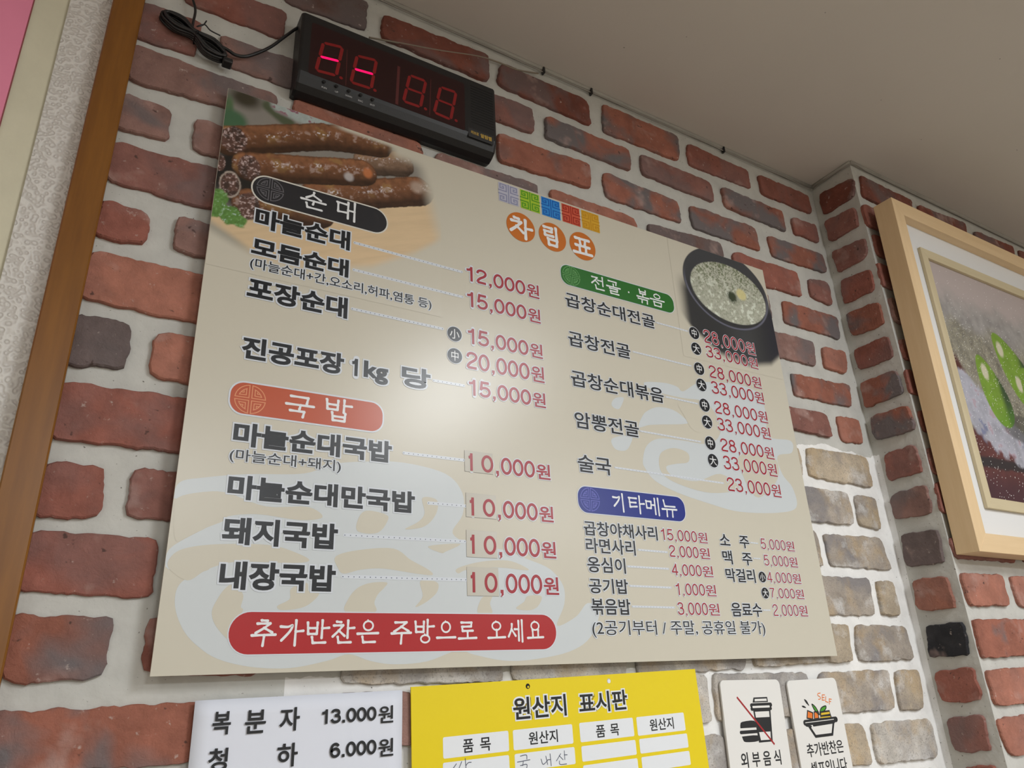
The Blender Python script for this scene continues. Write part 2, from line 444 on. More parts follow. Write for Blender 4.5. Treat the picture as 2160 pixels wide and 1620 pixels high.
CAB2= [(278.1, -5.6, 915.7), (294.7, -5.6, 920.5), (341.5, -5.6, 933.8), (399.1, -5.6, 950.0), (469.3, -5.6, 972.7), (510.7, -5.6, 978.4), (543.8, -5.6, 979.6), (588.4, -5.6, 992.3)]

DGQ= [[(200.2, 841.0), (232.3, 846.4), (225.8, 786.5), (192.8, 782.5)], [(249.2, 841.5), (283.0, 847.0), (276.7, 786.6), (242.0, 784.5)], [(330.4, 843.9), (361.2, 844.6), (352.7, 786.6), (321.0, 785.8)], [(380.8, 844.5), (412.0, 846.0), (402.1, 784.4), (369.9, 786.3)]]
SEPQ= [[(236.8, 843.1), (237.5, 778.2)], [(315.2, 850.3), (313.2, 778.0)], [(367.0, 849.7), (365.1, 779.8)]]
BTQ=[(207.4, 771.0), (224.8, 771.3), (242.6, 771.0), (259.7, 771.4), (277.2, 771.1)]
LBQ=[(208.0, 760.4), (225.3, 761.0), (242.5, 761.1), (259.6, 760.3), (277.0, 760.6)]
DOTQ=[(230.3, 788.0), (279.8, 788.4), (358.4, 789.1), (408.8, 788.7)]

# ---------------------------------------------------------------- materials
def brick_material(name, pale):
    m = bpy.data.materials.new(name); m.use_nodes = True; nt = m.node_tree; N = nt.nodes; L = nt.links
    b = N['Principled BSDF']; b.inputs['Roughness'].default_value = 0.82; b.inputs['Specular IOR Level'].default_value = 0.35
    tc = N.new('ShaderNodeTexCoord'); oi = N.new('ShaderNodeObjectInfo')
    mul = N.new('ShaderNodeMath'); mul.operation = 'MULTIPLY'; mul.inputs[1].default_value = 37.0; L.new(oi.outputs['Random'], mul.inputs[0])
    add = N.new('ShaderNodeVectorMath'); add.operation = 'ADD'; L.new(tc.outputs['Object'], add.inputs[0]); L.new(mul.outputs[0], add.inputs[1])
    def noise(scale, detail=4, rough=0.6, dist=0.0):
        n = N.new('ShaderNodeTexNoise'); n.inputs['Scale'].default_value = scale; n.inputs['Detail'].default_value = detail
        n.inputs['Roughness'].default_value = rough; n.inputs['Distortion'].default_value = dist; L.new(add.outputs[0], n.inputs['Vector']); return n.outputs['Fac']
    def ramp(src, a, c):
        r = N.new('ShaderNodeMapRange'); r.inputs['From Min'].default_value = a; r.inputs['From Max'].default_value = c; L.new(src, r.inputs['Value']); return r.outputs[0]
    def mul2(a, c):
        x = N.new('ShaderNodeMath'); x.operation = 'MULTIPLY'; L.new(a, x.inputs[0])
        if isinstance(c, float): x.inputs[1].default_value = c
        else: L.new(c, x.inputs[1])
        return x.outputs[0]
    def mix(f, a, c, mode='MIX'):
        x = N.new('ShaderNodeMix'); x.data_type = 'RGBA'; x.blend_type = mode
        for s, v in ((0, f), (6, a), (7, c)):
            if isinstance(v, (float, int)): x.inputs[s].default_value = v
            elif isinstance(v, tuple): x.inputs[s].default_value = (*v, 1)
            else: L.new(v, x.inputs[s])
        return x.outputs[2]
    base = oi.outputs['Color']
    var = N.new('ShaderNodeMapRange'); var.inputs['From Min'].default_value = 0.3; var.inputs['From Max'].default_value = 0.7
    var.inputs['To Min'].default_value = 0.72; var.inputs['To Max'].default_value = 1.22; L.new(noise(26, 6, 0.65), var.inputs['Value'])
    c = mix(1.0, base, var.outputs[0], 'MULTIPLY')
    # kiln-dark patch, amount in the object's colour alpha
    pcol = (0.16, 0.145, 0.15) if not pale else (0.25, 0.235, 0.24)
    patch = mul2(ramp(noise(11, 3, 0.5, 0.4), 0.46, 0.60), oi.outputs['Alpha'])
    c = mix(patch, c, pcol)
    if pale:
        c = mix(mul2(ramp(noise(19, 3), 0.52, 0.66), 0.5), c, (0.50, 0.36, 0.20))
        c = mix(mul2(ramp(noise(24, 4), 0.54, 0.68), 0.6), c, (0.72, 0.71, 0.70))
        c = mix(mul2(ramp(noise(420, 2), 0.55, 0.66), 0.5), c, (0.20, 0.18, 0.17))
    else:
        c = mix(mul2(ramp(noise(17, 3), 0.60, 0.72), 0.5), c, (0.52, 0.36, 0.32))
        c = mix(mul2(ramp(noise(130, 3), 0.66, 0.76), 0.55), c, (0.62, 0.52, 0.47))
        c = mix(mul2(ramp(noise(90, 2), 0.68, 0.74), 0.8), c, (0.06, 0.035, 0.03))
    L.new(c, b.inputs['Base Color'])
    h = N.new('ShaderNodeMath'); h.operation = 'ADD'; L.new(noise(48, 8, 0.7, 0.6), h.inputs[0]); L.new(mul2(noise(230, 4), 0.35), h.inputs[1])
    bp = N.new('ShaderNodeBump'); bp.inputs['Strength'].default_value = 0.8; bp.inputs['Distance'].default_value = 0.004
    L.new(h.outputs[0], bp.inputs['Height']); L.new(bp.outputs[0], b.inputs['Normal'])
    return m
M_BRICK = brick_material('brick_red', False); M_BRICKP = brick_material('brick_pale', True)

def mortar_material():
    m = bpy.data.materials.new('mortar'); m.use_nodes = True; nt = m.node_tree; N = nt.nodes; L = nt.links
    b = N['Principled BSDF']; b.inputs['Roughness'].default_value = 0.85; b.inputs['Specular IOR Level'].default_value = 0.3
    g = N.new('ShaderNodeNewGeometry'); s = N.new('ShaderNodeSeparateXYZ'); L.new(g.outputs['Position'], s.inputs[0])
    n = N.new('ShaderNodeTexNoise'); n.inputs['Scale'].default_value = 14; n.inputs['Detail'].default_value = 5; L.new(g.outputs['Position'], n.inputs['Vector'])
    def math2(op, a, c):
        x = N.new('ShaderNodeMath'); x.operation = op
        for i, v in enumerate((a, c)):
            if isinstance(v, (float, int)): x.inputs[i].default_value = v
            else: L.new(v, x.inputs[i])
        return x.outputs[0]
    # whitewashed zone: below the joint at z=2.08 by the corner, sweeping down to z=1.71 under the board
    wob = math2('MULTIPLY', math2('SUBTRACT', n.outputs['Fac'], 0.5), 0.05)
    zz = math2('ADD', s.outputs['Z'], wob)
    a1 = math2('LESS_THAN', zz, 2.082); a2 = math2('GREATER_THAN', s.outputs['X'], 1.0); A = math2('MULTIPLY', a1, a2)
    b1 = math2('LESS_THAN', zz, 1.716); b2 = math2('GREATER_THAN', s.outputs['X'], 0.22); B = math2('MULTIPLY', b1, b2)
    Y = math2('GREATER_THAN', s.outputs['Y'], -0.012)
    W = math2('MULTIPLY', math2('MAXIMUM', A, B), Y)
    mr = N.new('ShaderNodeMapRange'); mr.inputs['From Min'].default_value = 0.3; mr.inputs['From Max'].default_value = 0.7
    mr.inputs['To Min'].default_value = 0.9; mr.inputs['To Max'].default_value = 1.05
    n2 = N.new('ShaderNodeTexNoise'); n2.inputs['Scale'].default_value = 30; n2.inputs['Detail'].default_value = 6; L.new(g.outputs['Position'], n2.inputs['Vector']); L.new(n2.outputs['Fac'], mr.inputs['Value'])
    def mix(f, a, c, mode='MIX'):
        x = N.new('ShaderNodeMix'); x.data_type = 'RGBA'; x.blend_type = mode
        for sk, v in ((0, f), (6, a), (7, c)):
            if isinstance(v, (float, int)): x.inputs[sk].default_value = v
            elif isinstance(v, tuple): x.inputs[sk].default_value = (*v, 1)
            else: L.new(v, x.inputs[sk])
        return x.outputs[2]
    c = mix(W, (0.56, 0.555, 0.52), (0.84, 0.835, 0.82))
    c = mix(1.0, c, mr.outputs[0], 'MULTIPLY')
    sp = N.new('ShaderNodeTexNoise'); sp.inputs['Scale'].default_value = 260; sp.inputs['Detail'].default_value = 1; L.new(g.outputs['Position'], sp.inputs['Vector'])
    r = N.new('ShaderNodeMapRange'); r.inputs['From Min'].default_value = 0.72; r.inputs['From Max'].default_value = 0.78; L.new(sp.outputs['Fac'], r.inputs['Value'])
    c = mix(r.outputs[0], c, (0.18, 0.17, 0.15))
    L.new(c, b.inputs['Base Color'])
    n3 = N.new('ShaderNodeTexNoise'); n3.inputs['Scale'].default_value = 70; n3.inputs['Detail'].default_value = 8; L.new(g.outputs['Position'], n3.inputs['Vector'])
    bp = N.new('ShaderNodeBump'); bp.inputs['Strength'].default_value = 0.35; bp.inputs['Distance'].default_value = 0.004
    L.new(n3.outputs['Fac'], bp.inputs['Height']); L.new(bp.outputs[0], b.inputs['Normal'])
    return m
M_MORTAR = mortar_material()
M_CEIL = mat('ceiling_paint', (0.60, 0.56, 0.515), 0.9, vary=0.03, vscale=3, bump=0.05, bscale=90)
M_WALL = mat('plain_wall', (0.62, 0.58, 0.52), 0.9)
M_FLOOR = mat('floor_tile', (0.30, 0.25, 0.20), 0.5)
M_CREAM = mat('cream_wallpaper', (0.66, 0.62, 0.47), 0.8, vary=0.06, vscale=20, bump=0.2, bscale=120)
M_CABLE = mat('cable_grey', (0.30, 0.28, 0.25), 0.6)
M_COVE = mat('cove_caulk', (0.40, 0.38, 0.34), 0.8, vary=0.15, vscale=20, bump=0.2)
M_BLACK = mat('black_rubber', (0.012, 0.012, 0.013), 0.35, spec=0.5)
M_HOUSE = mat('black_housing', (0.010, 0.010, 0.011), 0.42, spec=0.45, bump=0.05, bscale=600)
M_SLOT = mat('slot_black', (0.002, 0.002, 0.002), 0.8)
M_SCREEN = mat('display_window', (0.022, 0.004, 0.005), 0.28, spec=0.4)
M_SEG = mat('segment_red', (0.24, 0.012, 0.012), 0.5, spec=0.3)
M_SEGLIT = bpy.data.materials.new('segment_lit'); M_SEGLIT.use_nodes = True
_b = M_SEGLIT.node_tree.nodes['Principled BSDF']; _b.inputs['Base Color'].default_value = (0.4, 0.0, 0.05, 1)
_b.inputs['Emission Color'].default_value = (1.0, 0.0, 0.085, 1); _b.inputs['Emission Strength'].default_value = 1.15
M_SEP = mat('separator_red', (0.09, 0.012, 0.012), 0.5)
M_GOLD = mat('gold_print', (0.55, 0.36, 0.06), 0.5)
M_GREYP = mat('grey_print', (0.38, 0.38, 0.38), 0.6)
M_PINK = mat('pink_poster', srgb(222, 130, 158, 1.15), 0.6, vary=0.12, vscale=3)

def wood_material(name, c1, c2, scale=9, axis='Z', rough=0.45):
    m = bpy.data.materials.new(name); m.use_nodes = True; nt = m.node_tree; N = nt.nodes; L = nt.links
    b = N['Principled BSDF']; b.inputs['Roughness'].default_value = rough
    tc = N.new('ShaderNodeTexCoord'); mp = N.new('ShaderNodeMapping'); L.new(tc.outputs['Object'], mp.inputs['Vector'])
    sc = {'Z': (14, 14, 1.2), 'X': (1.2, 14, 14)}[axis]; mp.inputs['Scale'].default_value = sc
    n = N.new('ShaderNodeTexNoise'); n.inputs['Scale'].default_value = scale; n.inputs['Detail'].default_value = 6; n.inputs['Roughness'].default_value = 0.6; L.new(mp.outputs[0], n.inputs['Vector'])
    r = N.new('ShaderNodeMapRange'); r.inputs['From Min'].default_value = 0.3; r.inputs['From Max'].default_value = 0.7; L.new(n.outputs['Fac'], r.inputs['Value'])
    mx = N.new('ShaderNodeMix'); mx.data_type = 'RGBA'; mx.inputs[6].default_value = (*c1, 1); mx.inputs[7].default_value = (*c2, 1)
    L.new(r.outputs[0], mx.inputs[0]); L.new(mx.outputs[2], b.inputs['Base Color'])
    return m
M_TRIM = wood_material('brown_trim_wood', (0.17, 0.062, 0.008), (0.25, 0.100, 0.013), 5, 'Z', 0.35)
M_PINE = wood_material('pine_wood', (0.70, 0.50, 0.28), (0.78, 0.58, 0.35), 4, 'Z', 0.5)
M_PINEX = wood_material('pine_wood_rail', (0.70, 0.50, 0.28), (0.78, 0.58, 0.35), 4, 'X', 0.5)
M_SLIP = wood_material('pale_slip_wood', (0.55, 0.46, 0.29), (0.62, 0.53, 0.35), 4, 'Z', 0.6)
M_SLIPX = wood_material('pale_slip_wood_rail', (0.55, 0.46, 0.29), (0.62, 0.53, 0.35), 4, 'X', 0.6)
M_MATB = mat('mat_board', (0.74, 0.74, 0.74), 0.8)

def wallpaper_material():
    m = bpy.data.materials.new('embossed_wallpaper'); m.use_nodes = True; nt = m.node_tree; N = nt.nodes; L = nt.links
    b = N['Principled BSDF']; b.inputs['Roughness'].default_value = 0.55
    tc = N.new('ShaderNodeTexCoord')
    v = N.new('ShaderNodeTexVoronoi'); v.inputs['Scale'].default_value = 190; v.feature = 'SMOOTH_F1'; L.new(tc.outputs['Object'], v.inputs['Vector'])
    w = N.new('ShaderNodeMath'); w.operation = 'SINE'; ml = N.new('ShaderNodeMath'); ml.operation = 'MULTIPLY'; ml.inputs[1].default_value = 14
    L.new(v.outputs['Distance'], ml.inputs[0]); L.new(ml.outputs[0], w.inputs[0])
    r = N.new('ShaderNodeMapRange'); r.inputs['From Min'].default_value = -1; L.new(w.outputs[0], r.inputs['Value'])
    mx = N.new('ShaderNodeMix'); mx.data_type = 'RGBA'; mx.inputs[6].default_value = (0.60, 0.57, 0.53, 1); mx.inputs[7].default_value = (0.74, 0.72, 0.68, 1)
    L.new(r.outputs[0], mx.inputs[0]); L.new(mx.outputs[2], b.inputs['Base Color'])
    bp = N.new('ShaderNodeBump'); bp.inputs['Strength'].default_value = 0.5; bp.inputs['Distance'].default_value = 0.001
    L.new(w.outputs[0], bp.inputs['Height']); L.new(bp.outputs[0], b.inputs['Normal'])
    return m
M_PAPERW = wallpaper_material()

def ink(name, c, rough=0.30, spec=0.5):
    return mat('print_' + name, c, rough, spec=spec * .8)
BR_ = 0.285
K_BEIGE = ink('beige', (0.60, 0.565, 0.47), BR_)
K_PALEBLUE = ink('pale_blue', (0.60, 0.64, 0.66), BR_)
K_HALO = ink('halo', (0.66, 0.70, 0.76), BR_)
K_CREAMW = ink('cream_white', (0.70, 0.68, 0.62), BR_)
K_BLACK = ink('black', (0.012, 0.014, 0.018), BR_)
K_DARK = ink('charcoal', (0.022, 0.022, 0.026), BR_)
K_RED = ink('price_red', (0.36, 0.022, 0.035), BR_)
K_ORANGE = ink('orange_red', (0.50, 0.085, 0.028), BR_)
K_PILLRED = ink('deep_red', (0.42, 0.016, 0.020), BR_)
K_GREEN = ink('green', (0.022, 0.15, 0.022), BR_)
K_BLUE = ink('navy', (0.008, 0.022, 0.23), BR_)
K_WHITE = ink('white', (0.80, 0.82, 0.84), BR_)
K_OR = ink('badge_orange', (0.56, 0.155, 0.018), BR_)
K_DOT = ink('dot_grey', (0.10, 0.12, 0.19), BR_)
K_PATCH = ink('sticker', (0.56, 0.535, 0.47), 0.22)
K_EDGE = ink('sticker_edge', (0.20, 0.19, 0.17), 0.4)
K_YEL = ink('yellow', (0.82, 0.64, 0.004), 0.38)
K_CELL = ink('cell_white', (0.80, 0.83, 0.87), 0.4)
K_PEN = ink('pen_grey', (0.09, 0.10, 0.15), 0.5)
K_SHEET = ink('sheet_white', (0.74, 0.77, 0.86), 0.75)
K_SIGN = ink('sign_white', (0.80, 0.79, 0.765), 0.35)
K_SIGNE = ink('sign_edge', (0.50, 0.48, 0.44), 0.5)

# ---------------------------------------------------------------- room shell
XR, XL, YF, FW = 3.4, -2.2, -4.2, 0.006
XC, YP = 1.3296, -0.100          # inner corner line and the face of the projecting pier
def slab(name, x0, x1, y0, y1, z0, z1, m):
    return tag(box(name, x0, x1, y0, y1, z0, z1, m), kind='structure')
wall_back = slab('wall_back', -0.0944, XC, 0.0, 0.08, 0.0, CEIL, M_MORTAR)
wall_return = slab('wall_return', XC, XC + 0.06, YP + 0.0001, 0.08, 0.0, CEIL, M_MORTAR)
wall_right = slab('wall_right', XC + 0.0002, XR, YP, YP + 0.06, 0.0, CEIL, M_MORTAR)
slab('wall_east', XR, XR + 0.1, YF, 0.1, 0, CEIL, M_WALL)
slab('wall_front', XL, XR, YF - 0.1, YF, 0, CEIL, M_WALL)
slab('wall_west', XL - 0.1, XL, YF, -0.5, 0, CEIL, M_WALL)
slab('floor', XL - 0.1, XR + 0.1, YF - 0.1, 0.1, -0.1, 0, M_FLOOR)
# angled wallpapered wall to the left of the brick
LW0 = Vector((-0.0944, 0.0)); LD = Vector((-1, -0.4)).normalized(); LN = Vector((LD.y, -LD.x)) * -1
if LN.y > 0: LN = -LN
def quadprism(name, P, z0, z1, m):
    v = [(p[0], p[1], z0) for p in P] + [(p[0], p[1], z1) for p in P]; n = len(P)
    f = [tuple(range(n))[::-1], tuple(range(n, 2 * n))] + [(i, (i + 1) % n, n + (i + 1) % n, n + i) for i in range(n)]
    return mesh_obj(name, v, f, m)
E_ = LW0 + LD * 2.35
wall_left = tag(quadprism('wall_left', [E_, LW0, (LW0.x, 0.08), (E_.x, E_.y + 0.12)], 0, CEIL, M_CREAM), kind='structure')
# ceiling slab with a shallow relief, plus the few specks it shows
ceiling = slab('ceiling', XL - 0.1, XR + 0.1, YF - 0.1, 0.1, CEIL, CEIL + 0.1, M_CEIL)
_v, _f = [], []
rs = random.Random(3)
for (x, y) in [(0.95, -0.33), (1.32, -0.42), (1.55, -0.35), (1.22, -0.25), (0.78, -0.18), (1.05, -0.47), (1.62, -0.30), (1.40, -0.22), (1.7, -0.45), (0.70, -0.11)]:
    w_, h_ = rs.uniform(.0008, .0022), rs.uniform(.0006, .0012); b0 = len(_v)
    _v += [(x - w_, y - h_, CEIL - .0004), (x + w_, y - h_, CEIL - .0004), (x + w_, y + h_, CEIL - .0004), (x - w_, y + h_, CEIL - .0004)]; _f.append((b0, b0 + 1, b0 + 2, b0 + 3))
tag(mesh_obj('speck', _v, _f, M_CABLE, ceiling), kind='stuff')

# embossed wallpaper strip between the wooden trim and the left wall
strip = box('wallpaper_strip', -0.0944, -0.052, -0.004, 0.0, 0.0, CEIL, M_PAPERW, wall_back)
# wooden trim beside the brick
t = slab('trim_1', -0.0165, 0.0165, -0.0205, 0.0, -0.9, 0.95, M_TRIM)
t.location = (-0.0408, 0, 1.72); t.rotation_euler = (0, math.radians(0.45), 0)
t.modifiers.new('bevel', 'BEVEL').width = 0.0015

# ---------------------------------------------------------------- bricks
BC = {'r': ((0.30, 0.110, 0.082), .30), 'k': ((0.17, 0.095, 0.080), .6), 'p': ((0.27, 0.120, 0.098), .45), 'd': ((0.22, 0.072, 0.050), .6),
      'g': ((0.29, 0.165, 0.140), .7), 'o': ((0.40, 0.165, 0.115), .15), 'y': ((0.33, 0.125, 0.085), .95), 'a': ((0.165, 0.125, 0.120), .3),
      't': ((0.50, 0.415, 0.31), .55), 'u': ((0.42, 0.365, 0.31), .9), 'w': ((0.58, 0.54, 0.49), .6), 'b': ((0.022, 0.022, 0.026), .2)}
def brick(parent, wall, code, q, k):
    """One brick slip: rough outline from its four corners (mm in the wall's plane), proud of the mortar."""
    rs = random.Random(k * 13 + 5)
    P = [np.array((q[i], q[i + 1]), float) / 1000 for i in (0, 2, 4, 6)]   # TL TR BR BL
    cx = sum(P) / 4
    proud = rs.uniform(0.0045, 0.0075)
    # rounded-corner quad sampled, then jittered outwards and inwards
    ring = []
    for i in range(4):
        a, b, c = P[i - 1], P[i], P[(i + 1) % 4]
        r1 = rs.uniform(0.05, 0.20) * 0.055; r2 = rs.uniform(0.05, 0.20) * 0.055
        u = (a - b) / np.linalg.norm(a - b); w = (c - b) / np.linalg.norm(c - b)
        p0 = b + u * (r1 + .003); p2 = b + w * (r2 + .003)
        for t_ in (0, .5, 1): ring.append((1 - t_) ** 2 * p0 + 2 * t_ * (1 - t_) * b + t_ * t_ * p2)
        nx = P[(i + 1) % 4]; d = np.linalg.norm(nx - b); n = max(2, int(d / 0.0055))
        e0, e1 = ring[-1], nx + (b - nx) / d * 0.008
        for s in range(1, n): ring.append(e0 + (e1 - e0) * s / n)
    ring = [np.array(p) for p in ring]; n = len(ring)
    out = []
    for i, p in enumerate(ring):
        tn = ring[(i + 1) % n] - ring[i - 1]; tn = tn / (np.linalg.norm(tn) + 1e-9); nrm = np.array((-tn[1], tn[0]))
        if np.dot(nrm, p - cx) < 0: nrm = -nrm
        z = (mnoise.noise(Vector((p[0] * 60 + k * 3.1, p[1] * 60, 0.3))) * 0.0026 + mnoise.noise(Vector((p[0] * 260, p[1] * 260 + k, 1.3))) * 0.0014)
        out.append(p + nrm * z)
    tx, tz = rs.uniform(-.006, .006), rs.uniform(-.015, .015)
    v, f = [], []
    def place(p, h):
        dx, dz = p[0] - cx[0], p[1] - cx[1]
        h2 = h + (dx * tx + dz * tz if h > 0.001 else 0)
        if wall == 'r': return (-h2, -dx, dz)
        return (dx, -h2, dz)
    for p in out: v.append(place(p, -0.001))
    for p in out: v.append(place(p, proud * .72))
    inn = [cx + (p - cx) * (1 - 0.0016 / max(0.01, np.linalg.norm(p - cx))) for p in out]
    for p in inn: v.append(place(p, proud))
    in2 = [cx + (p - cx) * .55 for p in out]
    for i, p in enumerate(in2): v.append(place(p, proud + mnoise.noise(Vector((p[0] * 40, p[1] * 40, k))) * .0006))
    v.append(place(cx, proud))
    flip = (wall == 'r')
    for L0 in (0, n, 2 * n):
        for i in range(n):
            j = (i + 1) % n; f.append((L0 + i, L0 + j, L0 + n + j, L0 + n + i))
    for i in range(n): f.append((3 * n + i, 3 * n + (i + 1) % n, 4 * n))
    f = [tuple(reversed(x)) for x in f] if flip else f
    # winding: TL->TR->BR is clockwise seen from the room
    o = mesh_obj('brick', v, f, M_BRICKP if code in 'tuw' else M_BRICK, parent)
    if wall == 'b': o.location = (cx[0], 0.0, 1.7 + cx[1])
    elif wall == 'p': o.location = (cx[0], YP, 1.7 + cx[1])
    else: o.location = (XC, -cx[0], 1.7 + cx[1])
    c, a = BC[code]; s = rs.uniform(0.9, 1.1)
    o.color = (c[0] * s, c[1] * s, c[2] * s, a)
    return o
k = 0
for parent, wall, rows in ((wall_back, 'b', BRW), (wall_return, 'r', BRR), (wall_right, 'p', BRP)):
    for r in rows:
        k += 1; brick(parent, wall, r[0], r[1:], k)

# ceiling-line cove and cables ------------------------------------------------
def cove(name, pts, r):
    P = [(x, y, CEIL - r * .6) for x, y in pts]
    return tube(name, P, r, M_COVE, None, sm=0, seg=8)
tag(cove('trim_2', [(-0.09, -0.003), (XC - .003, -0.003)], 0.0045), kind='structure')
tag(cove('trim_3', [(XC - .003, 0.0), (XC - .003, YP - .003)], 0.0045), kind='structure')
tag(cove('trim_4', [(XC - .003, YP - .003), (XR, YP - .003)], 0.0045), kind='structure')
rt = empty('ceiling_cable', (0.3, 0, CEIL), 'thin grey cable run along the ceiling line over the brick wall and corner', 'cable')
P = [(0.17, -.006, CEIL - .011)]
for i, x in enumerate(np.linspace(.25, XC - .012, 14)): P.append((float(x), -.006, CEIL - .010 - (0.002 if i % 3 else 0)))
P += [(XC - .007, -.02, CEIL - .010), (XC - .007, YP + .01, CEIL - .010), (XC + .004, YP - .007, CEIL - .008), (XC + .05, YP - .006, CEIL - .010)]
for x in np.linspace(XC + .15, XR - .3, 8): P.append((float(x), YP - .006, CEIL - .010))
o = tube('sheath', P, 0.0011, M_CABLE, None, sm=4, seg=8); o.parent = rt; o.location = (-0.3, 0, -CEIL)
for x in (.60, .705, 1.045):
    c = box('clip', x - .0016, x + .0016, -.0095, -.002, CEIL - .016, CEIL - .003, M_BLACK); c.parent = rt; c.location = (-.3, 0, -CEIL)

# ---------------------------------------------------------------- flat-print engine
_gc = {}
def glyph2d(s):
    if s in _gc: return _gc[s]
    c = bpy.data.curves.new('glyphs', 'FONT'); c.body = s; c.resolution_u = 4
    o = bpy.data.objects.new('glyphs', c); COL.objects.link(o)
    dg = bpy.context.evaluated_depsgraph_get(); me = bpy.data.meshes.new_from_object(o.evaluated_get(dg))
    V = np.array([(v.co.x, v.co.y) for v in me.vertices]); F = [tuple(p.vertices) for p in me.polygons]
    bpy.data.objects.remove(o); bpy.data.curves.remove(c); bpy.data.meshes.remove(me)
    seen = {}
    for f in F:
        a = sum(V[f[i]][0] * V[f[(i + 1) % len(f)]][1] - V[f[(i + 1) % len(f)]][0] * V[f[i]][1] for i in range(len(f)))
        ff = f if a > 0 else f[::-1]
        for i in range(len(ff)):
            e = (ff[i], ff[(i + 1) % len(ff)])
            if (e[1], e[0]) in seen: del seen[(e[1], e[0])]
            else: seen[e] = 1
    _gc[s] = (V, F, list(seen)); return _gc[s]

class Print:
    """Collects flat shapes (mm on a board, u right, v up) in layers; build() makes one mesh part.
    Every shape of a layer lies a few micrometres above the one before it, so overlapping ink never shares a plane."""
    def __init__(self): self.V, self.F, self.I, self.mats, self.k = [], [], [], [], 0
    def m(self, mt):
        if mt not in self.mats: self.mats.append(mt)
        return self.mats.index(mt)
    def up(self, h): self.k += 1; return h + .0025 * (self.k % 37)
    def poly(self, P, mt, h):
        h = self.up(h); b = len(self.V); self.V += [(p[0], p[1], h) for p in P]
        ar = sum(P[i - 1][0] * P[i][1] - P[i][0] * P[i - 1][1] for i in range(len(P)))
        r = range(b, b + len(P)); self.F.append(tuple(r) if ar > 0 else tuple(r)[::-1]); self.I.append(self.m(mt))
    def tris(self, V, F, mt, h):
        h = self.up(h); b = len(self.V); self.V += [(v[0], v[1], h) for v in V]; i = self.m(mt)
        for f in F: self.F.append(tuple(b + x for x in f)); self.I.append(i)
    def disc(self, c, r, mt, h, n=28, ry=None):
        ry = ry or r
        self.poly([(c[0] + r * math.cos(2 * math.pi * t / n), c[1] + ry * math.sin(2 * math.pi * t / n)) for t in range(n)], mt, h)
    def rrect(self, u0, u1, v0, v1, r, mt, h, n=8):
        P = []
        for cx, cy, a0 in ((u1 - r, v1 - r, 0), (u0 + r, v1 - r, 90), (u0 + r, v0 + r, 180), (u1 - r, v0 + r, 270)):
            for t in range(n + 1):
                a = math.radians(a0 + 90 * t / n); P.append((cx + r * math.cos(a), cy + r * math.sin(a)))
        self.poly(P, mt, h)
    def offset(self, V, E, w, mt, h, lim=1.5):
        nx, pv = {}, {}
        for a, b in E: nx.setdefault(a, []).append(b); pv.setdefault(b, []).append(a)
        def nrm(a, b):
            d = V[b] - V[a]; l = math.hypot(*d) + 1e-12; return np.array((d[1] / l, -d[0] / l))
        i = self.m(mt)
        def off(k, n0):
            if len(nx.get(k, ())) == 1 and len(pv.get(k, ())) == 1:
                n1, n2 = nrm(pv[k][0], k), nrm(k, nx[k][0]); s = 1 + float(np.dot(n1, n2))
                if s > 0.15:
                    mt_ = (n1 + n2) / s; l = math.hypot(*mt_)
                    if l > lim: mt_ = mt_ * (lim / l)
                    return V[k] + mt_ * w
            return V[k] + n0 * w
        for c, (a, b) in enumerate(E):
            hh = h + .0025 * (1 + c % 31)
            n0 = nrm(a, b); oa, ob = off(a, n0), off(b, n0); q = len(self.V)
            e = (V[b] - V[a]); 
            if np.dot(ob - oa, e) < 0: continue
            self.V += [(V[a][0], V[a][1], hh), (V[b][0], V[b][1], hh), (ob[0], ob[1], hh), (oa[0], oa[1], hh)]
            self.F.append((q, q + 3, q + 2, q + 1)); self.I.append(i)
    def text(self, s, u0, u1, v0, v1, mt, h, bold=0.0, halo=None, hw=0.0, base=None, hh=None):
        V, F, E = glyph2d(s)
        mn, mx = V.min(0), V.max(0)
        b = bold
        sx = (u1 - u0 - 2 * b) / (mx[0] - mn[0]); sy = (v1 - v0 - 2 * b) / (mx[1] - mn[1])
        W = np.stack([(V[:, 0] - mn[0]) * sx + u0 + b, (V[:, 1] - mn[1]) * sy + v0 + b], 1)
        if halo is not None:
            self.k = 0; hh = hh if hh else h - .2
            self.tris(W, F, halo, hh); self.offset(W, E, b + hw, halo, hh, 1.25)
        self.k = 0
        self.tris(W, F, mt, h)
        if b: self.offset(W, E, b, mt, h)
    def stroke(self, P, w0, mt, h, w1=None, cap=True):
        """mitred ribbon of half-width w0 (list or number), round ends when cap"""
        n = len(P); W = list(w0) if isinstance(w0, (list, tuple, np.ndarray)) else [w0] * n
        P = [np.array(p[:2], float) for p in P]; i = self.m(mt); hh = self.up(h)
        closed = n > 3 and np.hypot(*(P[0] - P[-1])) < 1e-6
        D = []
        for a in range(n - 1):
            d = P[a + 1] - P[a]; D.append(d / (math.hypot(*d) + 1e-12))
        q = len(self.V)
        for a in range(n):
            d0 = D[a - 1] if a > 0 else (D[-1] if closed else D[0]); d1 = D[a] if a < n - 1 else (D[0] if closed else D[-1])
            n0, n1 = np.array((-d0[1], d0[0])), np.array((-d1[1], d1[0])); s = 1 + float(np.dot(n0, n1))
            mm = (n0 + n1) / s if s > .2 else n1
            l = math.hypot(*mm)
            if l > 1.8: mm = mm * 1.8 / l
            for sg in (1, -1): p = P[a] + mm * W[a] * sg; self.V.append((p[0], p[1], hh))
        for a in range(n - 1):
            self.F.append((q + 2 * a, q + 2 * a + 1, q + 2 * a + 3, q + 2 * a + 2)); self.I.append(i)
        if cap and not closed:
            for a in (0, n - 1): self.disc(P[a], W[a], mt, h, 12)
